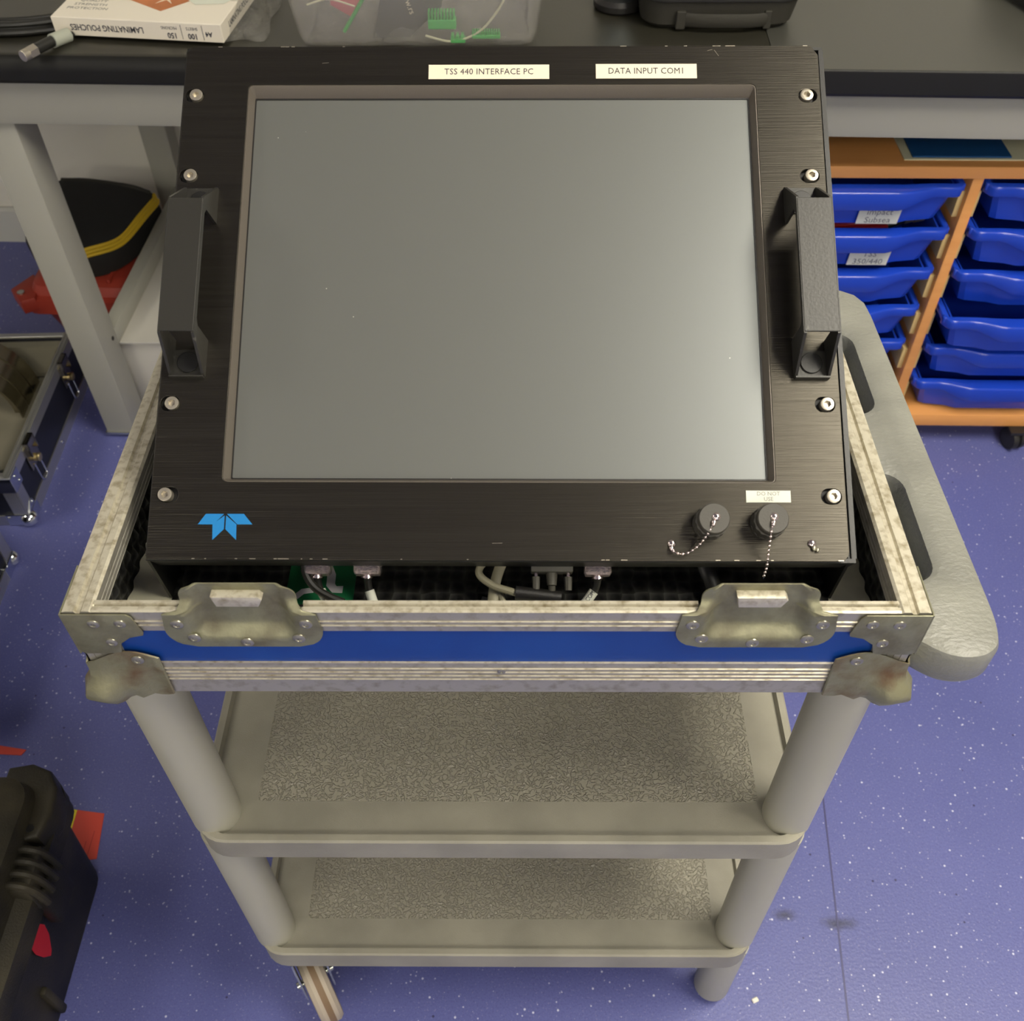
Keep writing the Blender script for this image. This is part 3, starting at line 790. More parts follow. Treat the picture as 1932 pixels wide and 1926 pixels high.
# lift handles: folded channel with open ends
def grip(sgn, worn):
    u0, u1 = sorted((sgn * .2105, sgn * .2350)); H_ = .0320; vb0, vb1, vt0, vt1 = .1320, .2795, .1545, .2550; th = .0016
    mb = MB(PAN)
    mb.box(u0, u1, vt0, vt1, H_ - th, H_, .0004, 1)                       # outer face
    for a, b in ((u0 - .0004, u0 + th), (u1 - th, u1 + .0004)):             # side flanges (bridge shape)
        pts = [(vb0, 0), (vb0, .003), (vt0 - .001, H_ - .0006), (vt0 + .003, H_ - .0004), (vt1 - .003, H_ - .0004), (vt1 + .001, H_ - .0006), (vb1, .003), (vb1, 0), (vb1 - .028, 0), (vb1 - .0295, H_ - .008), (vb1 - .034, H_ - .0048),
               (vb0 + .034, H_ - .0048), (vb0 + .0295, H_ - .008), (vb0 + .028, 0)]
        mb.prism(pts, a, b, 'x')
    mb.box(u0, u1, vb0, vb0 + .020, 0, .0016); mb.box(u0, u1, vb1 - .020, vb1, 0, .0016)  # feet
    mb.prism([(vb0, 0), (vb0 - .0012, .0), (vb0 - .0012, .005), (vb0, .005)], u0, u1, 'x')
    g_ = part('lift_handle', mb, M_handleblack, D, 'folded black metal lift handle, paint chipped')
    for vv in (vb0 + .0105, vb1 - .0105):
        part('screw_head', MB(PAN).cyl(((u0 + u1) / 2, vv, .0016), ((u0 + u1) / 2, vv, .0030), .0078, 24, bev=.0004), M_blackmetal, g_)
grip(-1, 0); grip(1, 1)
# labels
def lab(name, u0, u1, v0, v1, m, lines, size, inkm, label, bold=0.0, sx=1.0, space=1.0):
    p = part(name, MB(PAN).box(u0, u1, v0, v1, .0001, .0004), m, D, label)
    n = len(lines)
    for i, s_ in enumerate(lines):
        v = (v0 + v1) / 2 + ((n - 1) / 2 - i) * size * .95
        part('lettering', text_mb(PAN, s_, size, (u0 + u1) / 2, v, .00045, bold=bold, sx=sx, space=space), inkm, p)
lab('name_label', -.0555, .0368, .3717, .3840, M_labelcream, ['TSS 440 INTERFACE PC'], .0072, M_ink, 'cream label reading TSS 440 INTERFACE PC', 0, .90, 1.04)
lab('input_label', .0724, .1494, .3720, .3844, M_labelcream, ['DATA INPUT COM1'], .0074, M_ink, 'cream label reading DATA INPUT COM1', 0, .86, 1.04)
lab('warning_label', .1726, .2035, .0412, .0496, M_labelwhite, ['DO NOT', 'USE'], .0040, M_inkfaint, 'white label reading DO NOT USE', 0, 1.0, 1.0)
# emblem: four kite-shaped blades
EM = [[(-.2081, .0245), (-.2028, .0320), (-.1902, .0320), (-.1972, .0245)], [(-.1978, .0246), (-.1897, .0309), (-.1897, .0211), (-.1972, .0135)],
      [(-.1886, .0309), (-.1811, .0246), (-.1807, .0135), (-.1886, .0211)], [(-.1883, .0320), (-.1764, .0320), (-.1700, .0246), (-.1805, .0246)]]
em = MB(PAN)
for q in EM: em.prism(q, .0001, .0003, 'z')
part('emblem', em, M_logo, D, 'sky-blue fan-shaped emblem')
# scuffs: chipped edge flecks
sc = MB(PAN)
rnd = random.Random(3)
for i in range(34):
    u = rnd.choice([rnd.uniform(-.22, -.10), rnd.uniform(-.15, .2), rnd.uniform(.1, .235)]); top = rnd.random() < .4
    v = .4002 if top else .0006
    ln = rnd.uniform(.0008, .005)
    sc.box(u, u + ln, v - .0004, v + .0002, -.0003, .0002)
for (u, v, a, ln) in ((.165, .394, -1.0, .006), (.160, .3965, .3, .004), (-.135, .386, .1, .005), (.0, .012, .02, .007)):
    sc.box(-ln / 2, ln / 2, -.00012, .00012, 0, .0001, M=Matrix.Translation((u, v, .00002)) @ Matrix.Rotation(a, 4, 'Z'))
part('edge_scuffs', sc, M_steel, D, kind='stuff')
# connector caps with bead chains
screw_me = None
def screw_at(parent, u, v, h):
    global screw_me
    if screw_me is None:
        mb = MB(); mb.lathe([(.0028, 0), (.0028, .0004), (.0022, .0012), (.0010, .0016), (0, .0017)], n=16)
        mb.mi = 1; mb.box(-.0013, .0013, -.00022, .00022, .0014, .00178); mb.box(-.00022, .00022, -.0013, .0013, .0014, .00178)
        screw_me = mb.mesh('screw', ID, [M_bright, M_darkhole])
    o = bpy.data.objects.new('screw', screw_me); COL.objects.link(o); o.parent = parent
    o.matrix_local = INV[parent.name] @ PAN @ Matrix.Translation((u, v, h)) @ Matrix.Rotation(.5, 4, 'Z')
def cap(u, v):
    mb = MB(PAN)
    mb.lathe([(.0118, 0), (.0118, .0025)], (u, v, 0), n=28)
    rr = []
    for h, rad in ((.0025, .0112), (.0120, .0112), (.0125, .0106), (.0180, .0106), (.0190, .0100)):
        rr.append([(u + (rad * (1 + (.045 if (i % 4 < 2 and h < .0122) else 0))) * cos(2 * pi * i / 56), v + (rad * (1 + (.045 if (i % 4 < 2 and h < .0122) else 0))) * sin(2 * pi * i / 56), h) for i in range(56)])
    mb.rings(rr, True, True)
    return part('connector_cap', mb, [M_cap], D, 'round dark grey dust cap', sharp=30)
def chain(pts, crimp0, crimp1, s0, s1, parentlabel):
    mb = MB(PAN)
    pts = [Vector(p) for p in pts]
    dense = catmull(pts, 8); L_ = 0; beads = [dense[0]]
    for a, b in zip(dense, dense[1:]):
        L_ += (b - a).length
        if L_ > .00325: beads.append(b); L_ = 0
    for b in beads: mb.ball(b, .00115, 10)
    mb.tube(dense, .00035, 6)
    ch = part('bead_chain', mb, M_bright, D, parentlabel)
    cr = MB(PAN)
    for c_ in [c for c in (crimp0, crimp1) if c]:
        cr = MB(PAN); cr.ball(c_[0:3], .0017, 10, (1, 1.3, .8)); cr.ball((c_[0] + c_[3], c_[1] + c_[4], c_[2]), .0015, 10)
        part('crimp', cr, M_bright, ch)
    screw_at(ch, *s0)
    if s1: screw_at(ch, *s1)
cap(.1465, .0262); cap(.1861, .0263)
c1 = [(0.1450, 0.0210, .0195), (0.1439, 0.0192, 0.0185), (0.1424, 0.0162, 0.016), (0.1409, 0.0139, 0.013), (0.1391, 0.0114, 0.01), (0.137, 0.0092, 0.008), (0.1341, 0.007, 0.006), (0.1309, 0.005, 0.005), (0.1269, 0.0042, 0.004), (0.1236, 0.0046, 0.004), (0.1208, 0.0062, 0.003)]
chain(c1, (.1458, .0232, .0202, -.0004, -.0016), (.1196, .0085, .0022, .0008, -.0016), (.1478, .0272, .0190), (.1201, .0120, .0004), 'silver bead chain looped to a screw')
c2 = [(0.1850, 0.0205, .0195), (0.1843, 0.018, 0.019), (0.1839, 0.0144, 0.018), (0.1839, 0.0108, 0.015), (0.1839, 0.0078, 0.012), (0.184, 0.0048, 0.009), (0.184, 0.0016, 0.007), (0.1837, -0.002, 0.006), (0.1836, -0.0048, 0.004), (0.1834, -0.0069, 0.001), (0.1832, -0.0089, -0.002), (0.1832, -0.0112, -0.005)]
chain(c2, (.1857, .0232, .0202, -.0004, -.0016), None, (.1868, .0273, .0190), None, 'silver bead chain hanging loose over the edge')
bs = MB(PAN); bs.ball((.2172, .0090, .0012), .0016, 10, (1, 1.4, .8)); bs.ball((.2195, .0078, .0012), .0014, 10, (1, 1.3, .8))
b_ = part('broken_chain_crimp', bs, M_rivet, D); screw_at(b_, .2162, .0124, .0004)

# cables plugged in under the panel
def serial_cable(u, label, bend, lettering):
    base = PAN @ Vector((u, 0.02, -.03))
    t = thing('serial_cable', label, 'cable', tuple(base), group='serial cables plugged into the computer')
    mb = MB(PAN)
    r = rrect(u - .0098, u + .0098, -.0365, -.0235, .0035, 4)
    mb.rings([[(p[0], v, p[1]) for p in r] for v in (.034, -.0042)] + [[(u + (p[0] - u) * .88, -.0062, -.030 + (p[1] + .030) * .9) for p in r]], True, True)
    part('plug_hood', mb, mat('hammered_nickel', (.8, .68, .68), .22, 1.0, bump=(1100, .0018)) if 'hammered_nickel' not in MATS else MATS['hammered_nickel'], t, 'hammered nickel plug hood')
    mb = MB(PAN); mb.cyl((u, -.0062, -.030), (u, -.0090, -.030), .0034, 16); mb.cyl((u, -.0078, -.030), (u, -.0086, -.030), .0048, 16); part('clamp_ring', mb, M_bright, t)
    w0 = PAN @ Vector((u, -.0084, -.030))
    p1 = w0 + Vector((0.002 * bend, -.005, -.007)); p2 = w0 + Vector((.010 * bend, -.014, -.015)); p3 = w0 + Vector((.019 * bend, -.022, -.0205)); p4 = w0 + Vector((.030 * bend, -.020, -.0225))
    part('cord', MB().tube([w0, p1, p2, p3, p4], .0027, 10, smooth=6), M_cable, t)
    a = p1.lerp(p2, .05); b = p2.lerp(p3, .8)
    part('marker_sleeve', MB().tube([a, p2, b], .0035, 12, smooth=4), M_labelwhite, t, 'white printed marker sleeve')
    dirv = (p2 - a).normalized()
    if lettering:
        # lettering on the camera side of the sleeve
        xax = -dirv; z = (Vector(cam.location) - p2); z = (z - xax * z.dot(xax)).normalized(); yax = z.cross(xax)
        Ft = Matrix(((xax.x, yax.x, z.x, 0), (xax.y, yax.y, z.y, 0), (xax.z, yax.z, z.z, 0), (0, 0, 0, 1)))
        Ft = Matrix.Translation(a.lerp(p2, .55) + z * .0036) @ Ft
        part('lettering', text_mb(Ft, lettering, .0045, sx=.8), M_ink, t)
serial_cable(-.1295, 'serial cable with hammered metal plug, leftmost of three, over the green card', .9, 'COM')
serial_cable(-.0935, 'serial cable with hammered metal plug, just right of the green card', .5, '')
serial_cable(.0712, 'serial cable with hammered metal plug at the right of the grey monitor plug', -1.1, 'PPC COM')
def vga_cable():
    t = thing('monitor_cable', 'grey screw-lock monitor plug under the middle of the front panel', 'cable', tuple(PAN @ Vector((.0385, .02, -.03))))
    mb = MB(PAN); mb.box(.0235, .0535, -.0042, .034, -.038, -.024, .001); part('plug_hood', mb, mat('dark_grey_plug', (.10, .095, .075), .5), t)
    mb = MB(PAN); mb.cyl((.0385, -.004, -.031), (.0385, -.013, -.031), .0042, 16, r2=.0034); mb.cyl((.0385, -.013, -.031), (.0385, -.021, -.0335), .0026, 14); part('strain_relief', mb, MATS['dark_grey_plug'], t)
    for x in (.0272, .0502):
        mb = MB(PAN); mb.cyl((x, -.0042, -.031), (x, -.0068, -.031), .0014, 10); s1_ = part('lock_screw', mb, M_bright, t)
        mb = MB(PAN); mb.cyl((x, -.0068, -.031), (x, -.0165, -.0315), .0030, 8, r2=.0026); part('thumb_grip', mb, MATS['dark_grey_plug'], s1_)
    w0 = PAN @ Vector((.0385, -.021, -.0335))
    part('cord', MB().tube([w0, w0 + Vector((-.004, -.004, -.008)), w0 + Vector((-.02, -.002, -.013)), w0 + Vector((-.05, .01, -.0145))], .003, 10, smooth=6), M_cable, t)
vga_cable()
def beige():
    t = thing('beige_cable', 'beige cable looping in front of the foam, left of the monitor plug', 'cable', (-.01, .10, CB + .02))
    P = lambda u, v, h: PAN @ Vector((u, v, h))
    pts = [P(.004, .02, -.030), P(-.004, .008, -.030), P(-.0125, .0005, -.031), P(-.0130, -.006, -.031), P(-.004, -.0130, -.031), P(.006, -.0165, -.031), P(.0130, -.0185, -.031)]
    part('cord', MB().tube(pts, .0027, 10, smooth=7), M_beigecable, t)
    part('ferrule', MB().cyl(P(.0125, -.0184, -.031), P(.045, -.0215, -.033), .0050, 14, r2=.0045), M_blackpl, t)
    pts = [P(.006, .02, -.036), P(.003, .006, -.036), P(-.001, -.006, -.037), P(-.003, -.016, -.037), P(-.004, -.03, -.037)]
    part('cord', MB().tube(pts, .0040, 10, smooth=6, flat=.6), M_beigecable, t)
    pts = [P(-.002, -.008, -.038), P(.001, -.018, -.038), P(.006, -.030, -.038)]
    part('cord', MB().tube(pts, .0026, 10, smooth=6), M_beigecable, t)
beige()
def power_cable():
    P = lambda u, v, h: PAN @ Vector((u, v, h))
    pts = [P(-.139, .02, -.026), P(-.1385, .004, -.026), P(-.137, -.006, -.027), P(-.131, -.015, -.028), P(-.122, -.021, -.029), P(-.11, -.026, -.03)]
    solo('power_cable', MB().tube(pts, .0030, 10, smooth=6), M_cable, 'thin black cable curving over the green card', 'cable', base=tuple(pts[-1]))
    pts = [P(.148, .03, -.04), P(.150, .004, -.040), P(.155, -.010, -.042), P(.160, -.026, -.045)]
    solo('power_cable', MB().tube(pts, .0060, 10, smooth=6, flat=.6), M_cable, 'thick black cable in the dark under the round caps', 'cable', base=tuple(pts[-1]))
power_cable()
# green card with white figure
G = solo('green_card', MB().box(-.1566, -.1063, .048, .124, ZF + .0019, ZF + .0026), M_green, 'dark green card with a white figure lying under the computer', 'card', base=(-.14, .12, ZF + .0006))
gf = MB(); zz = ZF + .0027
def stroke(pts, wd):
    pts = [Vector((.017 + (p[0] - .017) * .9486, -.39 + (p[1] + .39) * .9486)) for p in pts]
    L1 = []; R1 = []
    for i, p in enumerate(pts):
        d = (pts[min(i + 1, len(pts) - 1)] - pts[max(i - 1, 0)]).normalized(); n = Vector((-d.y, d.x)) * wd / 2
        L1.append((p + n)[:]); R1.append((p - n)[:])
    gf.prism(L1 + R1[::-1], zz, zz + .0002, 'z')
stroke([(-.152, .102), (-.143, .1065), (-.1345, .106), (-.1325, .100), (-.1320, .090), (-.1285, .0855), (-.122, .0855)], .0065)
stroke([(-.158, .078), (-.153, .0835), (-.145, .085)], .005)
part('white_figure', gf, M_white, G)
# ring clips on the case floor behind the latches
for xx, lb in ((-.188, 'small dark ring clip behind the left latch'), (.190, 'small dark ring clip behind the right latch')):
    mb = MB(); mb.lathe([(.0105, 0), (.0105, .0015), (.0095, .0025), (.0060, .0025), (.0055, .001), (.0040, .001), (.0036, .004), (0, .0045)], (xx, .032, ZF + .002), n=24)
    mb.cyl((xx, .032, ZF), (xx, .032, ZF + .008), .0035, 12)
    part('ring_clip', mb, M_blackmetal, C, lb)

# ------------------------------------------------------------------ WORKBENCH (in room axes)
B = thing('workbench_frame', 'grey steel bench frame with front beam, square legs and low side rail, behind the trolley', 'bench', rw(-0.82, 1.13, 0), rot=ROOM_A)
def rbar(x0, x1, y0, y1, z0, z1, bev=.003): return MB(ROOM).box(x0, x1, y0, y1, z0, z1, bev)
part('front_beam', rbar(-1.8, 2.0, 1.120, 1.160, .6935, .768), M_benchframe, B)
LT = .070
part('front_leg', rbar(-.8515, -.7915, 1.13, 1.13 + LT, .012, .70), M_benchframe, B)
part('side_rail', rbar(-.822, -.7905, 1.13 + LT - .002, 1.745, .192, .232, .009), M_benchframe, B)
part('rear_leg', rbar(-.868, -.806, 1.745, 1.80, .012, .768), M_benchframe, B)
part('top_rail', rbar(-.8515, -.7915, 1.16, 1.80, .70, .768), M_benchframe, B)
part('rear_beam', rbar(-1.8, 2.0, 1.80, 1.84, .69, .768), M_benchframe, B)
part('front_leg', rbar(1.50, 1.56, 1.13, 1.21, .012, .70), M_benchframe, B)
part('rear_leg', rbar(1.50, 1.56, 1.72, 1.80, .012, .768), M_benchframe, B)
for x in (-.8215, 1.53):
    mb = MB(ROOM); mb.box(x - .033, x + .033, 1.128, 1.203, .008, .014); mb.lathe([(.018, 0), (.02, .004), (.012, .010), (.008, .02)], (x, 1.165, 0), n=18)
    part('levelling_foot', mb, M_zinc, B, 'bright metal levelling foot')
mb = MB(ROOM); mb.cyl((-.7920, 1.180, .222), (-.7905, 1.180, .222), .0045, 12); part('rail_hole', mb, M_darkhole, B)
# worktops
def worktop(x0, x1, yb, ys, m, name, label, rt):
    t = thing(name, label, 'worktop', rw((x0 + x1) / 2, 1.45, .768), rot=ROOM_A)
    zt = .809
    yf = ys
    prof = [(1.855, .7685), (1.855, zt)]
    k = 8
    for i in range(k + 1):
        a = pi / 2 * i / k; prof.append((yf + rt - rt * sin(a), zt - rt + rt * cos(a)))
    prof += [(yf, .774), (yf + .004, .7685)]
    mb = MB(ROOM).prism(prof, x0, x1, 'x')
    for f in mb.bm.faces:
        f.normal_update(); c = f.calc_center_median()
        if c.y < yf + rt * .6 and f.normal.y < -.3: f.material_index = 1
    part('slab', mb, [m, M_topedge], t)
    return t
worktop(-1.8, .3885, 0, 1.098, M_topblack, 'worktop', 'black worktop on the left, carrying the box, cables and plastic tub', .020)
worktop(.3895, 2.0, 0, 1.094, M_topgrey, 'worktop', 'charcoal worktop on the right with a sharp front edge', .0035)

# ------------------------------------------------------------------ TRAY UNIT
UA = radians(-0.9); UN = frame((.78, 1.13, 0), UA)
U = thing('tray_storage_unit', 'beech storage unit on castors under the bench, holding blue trays', 'storage unit', tuple(UN @ Vector((.78, 1.33, .03))), rot=UA)
UY0, UY1 = 1.13, 1.60; UZ0, UZ1 = .041, .612; X0u, XDu, X1u = .402, .776, 1.150
def ub(x0, x1, y0, y1, z0, z1, bev=.001): return MB(UN).box(x0, x1, y0, y1, z0, z1, bev)
part('top_panel', ub(X0u - .02, X1u + .02, UY0 - .004, UY1, .5905, UZ1, .002), M_beech, U)
part('base_panel', ub(X0u - .02, X1u + .02, UY0 - .022, UY1, UZ0 + .012, .083, .002), M_beech, U)
part('divider', ub(XDu - .009, XDu + .009, UY0, UY1, .083, .5905), M_beech, U)
part('side_panel', ub(X0u - .018, X0u, UY0, UY1, .083, .5905), M_beech, U); part('side_panel', ub(X1u, X1u + .018, UY0, UY1, .083, .5905), M_beech, U)
part('back_panel', ub(X0u, X1u, UY1 - .006, UY1, .083, .5905, 0), M_beechdark, U)
PITCHZ = .0838
def tray_z(k): return .5790 - k * PITCHZ
for k in range(6):
    z = tray_z(k) - .020
    for (xa, xb) in ((XDu - .0180, XDu - .009), (XDu + .009, XDu + .0180), (X0u, X0u + .009), (X1u - .009, X1u)):
        part('runner', ub(xa, xb, UY0 + .012, UY1 - .01, z - .048, z, .0005), M_runner, U)
for (x, y) in ((1.030, 1.108), (.50, 1.17), (1.03, 1.52), (.50, 1.52)):
    mb = MB(UN); mb.box(x - .02, x + .02, y - .02, y + .02, .047, .053); mb.lathe([(.012, -.016), (.0235, -.014), (.0245, -.010), (.0245, -.003), (.016, 0), (.0245, .003), (.0245, .010), (.0235, .014), (.012, .016)], (x, y, .0245), (1, .25, 0), n=24)
    mb.box(x - .006, x + .006, y - .012, y + .012, .03, .048)
    part('castor', mb, M_blackpl, U, 'small black twin-wheel castor')
def tray_mesh():
    """local: centre x=0, front lip y=0 at the ends, bulging to -y; rim top z=0"""
    W2 = .170; Dp = .42; n = 40
    def sst(a, b, x):
        t = max(0, min(1, (x - a) / (b - a))); return t * t * (3 - 2 * t)
    def bul(x): return 1 - sst(.055, .125, abs(x))
    # rim as swept section: outline path around
    body = MB(); lip = MB()
    rows = []
    for i in range(n + 1):
        x = -W2 + 2 * W2 * i / n
        e = abs(x) / W2
        rc = .018; dx = W2 - abs(x)
        cy = rc - sqrt(max(0, rc * rc - (rc - dx) ** 2)) if dx < rc else 0
        yo = cy - .018 * bul(x); h = .0180 + .0150 * bul(x)
        yi = .014 + cy * .3 - .004 * bul(x)
        rows.append([(x, yo + .0035, 0), (x, yo + .001, -.0012), (x, yo, -.0040), (x, yo - .0005, -h + .0015), (x, yo + .0008, -h), (x, yo + .004, -h), (x, yo + .006, -.006), (x, yi, -.006), (x, yi, 0)])
    lip.rings(rows, True, True)
    for s in (-1, 1):
        a, b = sorted((s * W2, s * (W2 - .010)))
        lip.box(a, b, .012, Dp, -.013, -.0002, .001, 1)
    lip.box(-W2, W2, Dp - .01, Dp, -.013, 0, .001, 1)
    top = [(-.155, .012), (-.148, .006), (-.095, .004), (-.075, -.006), (.075, -.006), (.095, .004), (.148, .006), (.155, .012), (.155, Dp - .008), (-.155, Dp - .008)]
    bot = [(-.140, .026), (-.130, .020), (-.090, .014), (-.070, .006), (.070, .006), (.090, .014), (.130, .020), (.140, .026), (.140, Dp - .02), (-.140, Dp - .02)]
    def ins(L, t): return [(x * (1 - t / .15), y + (t if y < .2 else -t)) for x, y in L]
    def P3(L, z): return [(x, y, z) for x, y in L]
    body.rings([P3(top, -.005), P3(bot, -.070), P3(ins(bot, .006), -.072)], False, True)
    body.rings([P3(ins(bot, .008), -.069), P3(ins(top, .003), -.005), P3(top, -.005)], True, False)
    return body, lip
bd, lp = tray_mesh()
tray0 = None
def place_tray(x, k, pull, label, group):
    global tray0
    base = UN @ Vector((x, UY0 - pull, tray_z(k)))
    if tray0 is None:
        t = thing('blue_tray', label, 'tray', tuple(base), group, rot=UA)
        F = Matrix.Translation(base) @ Matrix.Rotation(UA, 4, 'Z')
        bd.F = F; lp.F = F
        part('tray_body', bd, M_tray, t, sharp=30); part('rim', lp, M_tray, t, sharp=50)
        tray0 = t; return t
    t = dup(tray0, tuple(base), label)
    INV[t.name] = (Matrix.Translation(base) @ Matrix.Rotation(UA, 4, 'Z')).inverted()
    return t
XL, XR = XDu - .009 - .0045 - .170 - .004, XDu + .009 + .0045 + .170 + .004
ordn = ['top', 'second', 'third', 'fourth', 'fifth', 'lowest']
pl_ = [.012, .010, .006, .002, -.004, -.008]; pr_ = [.010, .012, .012, .040, .012, .014]
lt = []; rt_ = []
for k in range(6):
    lt.append(place_tray(XL, k, pl_[k], 'blue plastic tray, %s in the left stack of the beech unit%s' % (ordn[k], [', labelled Impact Subsea', ', labelled TSS 350/440', '', '', '', ''][k]), 'blue trays in the storage unit'))
for k in range(6):
    rt_.append(place_tray(XR, k, pr_[k], 'blue plastic tray, %s in the right stack of the beech unit%s' % (ordn[k], ', pulled out furthest' if k == 3 else ''), 'blue trays in the storage unit'))
def tray_label(t, dx, lines):
    b = t.location
    F = Matrix.Translation(b) @ Matrix.Rotation(UA, 4, 'Z') @ Matrix.Translation((dx, -.0035, -.047)) @ Matrix.Rotation(radians(90) + radians(10), 4, 'X')
    p = part('paper_label', MB(F).box(-.0350, .0350, -.021, .016, -.0002, .0004), M_labelwhite, t, 'white label reading ' + ' '.join(lines))
    for i, s_ in enumerate(lines): part('lettering', text_mb(F, s_, .0170, 0, .0040 - i * .0170, .0006, sx=.95, bold=0), mat('label_grey_ink', (.13, .13, .15), .6) if 'label_grey_ink' not in MATS else MATS['label_grey_ink'], p)
tray_label(lt[0], .035, ['Impact', 'Subsea']); tray_label(lt[1], .040, ['TSS', '350/440'])
# tray contents
def in_tray(t, dx, dy, dz): return Vector(t.location) + Vector((dx, dy, dz))
o0 = in_tray(lt[1], .055, .03, -.022)
mb = MB(); mb.tube([o0 + Vector(q) for q in ((-.09, .01, -.02), (-.05, .0, .0), (-.01, .005, .006), (.015, .012, .004), (.0, .03, .0), (-.04, .03, .0), (-.08, .035, -.01))], .0065, 10, smooth=6)
mb.tube([o0 + Vector(q) for q in ((-.08, .02, .0), (-.04, .012, .010), (0, .015, .012), (.02, .03, .006), (-.01, .05, .004))], .0065, 10, smooth=6)
solo('red_cable', mb, M_redcable, 'glossy red cable bundle in the second left blue tray', 'cable', base=tuple(o0))
t = thing('silver_connector', 'silver threaded connector poking from the second left blue tray', 'connector', tuple(o0 + Vector((.07, .03, .0))))
a = o0 + Vector((.052, .030, .008)); b = o0 + Vector((.088, .036, .014)); d = (b - a)
mb = MB(); mb.cyl(a, a + d * .45, .0085, 16, bev=.001); part('coupling_nut', mb, M_steel, t)
mb = MB()
for i in range(5): mb.cyl(a + d * (.45 + i * .1), a + d * (.53 + i * .1), .0105, 16)
mb.cyl(a + d * .4, b, .0085, 14); part('threaded_end', mb, M_steel, t)
mb = MB(); mb.tube([a, a - d * .5 + Vector((0, .002, -.004)), a - d * 1.4 + Vector((0, .01, -.012))], .0075, 10, smooth=4); part('cord', mb, M_cable, t)
mb = MB()
o1 = in_tray(lt[2], -.055, .05, -.03)
for i in range(5): mb.tube([o1 + Vector((-.09 + .006 * i, -.02 + .008 * i, .004)), o1 + Vector((-.02, -.02 + .008 * i, .006)), o1 + Vector((.045 + .004 * i, .01 + .008 * i, .010)), o1 + Vector((.075 + .004 * i, .06, .012))], .0032, 8, smooth=6)
solo('grey_cable', mb, M_beigecable, 'coil of thin pale cables in the third left blue tray', 'cable', base=tuple(o1))
# papers and folder on top of unit
mb = MB(UN); mb.box(.650, 1.00, 1.146, 1.42, .6125, .6145)
Pp = solo('paper_stack', mb, M_paper, 'cream papers under the blue folder on the beech unit', 'papers', base=tuple(UN @ Vector((.86, 1.36, .6125))))
mb = MB(UN); mb.box(.664, .826, 1.150, 1.36, .615, .618, .0006, 1, M=None)
Fo = solo('blue_folder', mb, M_folder, 'blue card folder lying on cream papers on the beech unit', 'folder', base=tuple(UN @ Vector((.83, 1.36, .615))))

# ------------------------------------------------------------------ UNDER THE BENCH, LEFT
# red rugged case
R_ = thing('red_equipment_case', 'red rugged plastic case on the floor under the bench', 'case', rw(-.90, 1.62, 0), rot=ROOM_A)
def rings_rect(F, specs, k=4):
    mb = MB(F); mb.rings([[(p[0], p[1], z) for p in rrect(x0, x1, y0, y1, r, k)] for (x0, x1, y0, y1, r, z) in specs], True, True); return mb
part('lower_shell', rings_rect(ROOM, [(-1.055, -.845, 1.46, 1.715, .03, 0), (-1.06, -.842, 1.455, 1.72, .03, .01), (-1.075, -.835, 1.430, 1.73, .03, .095), (-1.100, -.828, 1.412, 1.738, .03, .10), (-1.100, -.828, 1.412, 1.738, .03, .118)]), M_red, R_)
part('lid', rings_rect(ROOM, [(-1.100, -.828, 1.409, 1.738, .03, .120), (-1.100, -.828, 1.409, 1.738, .03, .136), (-1.085, -.836, 1.424, 1.73, .03, .140), (-1.077, -.842, 1.432, 1.725, .03, .160), (-1.060, -.850, 1.450, 1.715, .025, .168), (-1.045, -.860, 1.462, 1.70, .02, .169)]), M_red, R_)
for x in (-1.00, -.95, -.90): part('lid_rib', MB(ROOM).box(x - .004, x + .004, 1.44, 1.70, .165, .174, .002), M_red, R_)
part('corner_lug', MB(ROOM).prism([(-1.128, 1.44), (-1.088, 1.393), (-1.062, 1.41), (-1.070, 1.46), (-1.098, 1.50)], .112, .146, 'z', bev=.004), M_red, R_)
part('front_catch', MB(ROOM).box(-.880, -.850, 1.400, 1.414, .105, .148, .004), M_red, R_)
mb = MB(ROOM); mb.cyl((-1.098, 1.425, .1455), (-1.098, 1.425, .1495), .008, 14); part('lug_eyelet', mb, M_zinc, R_)
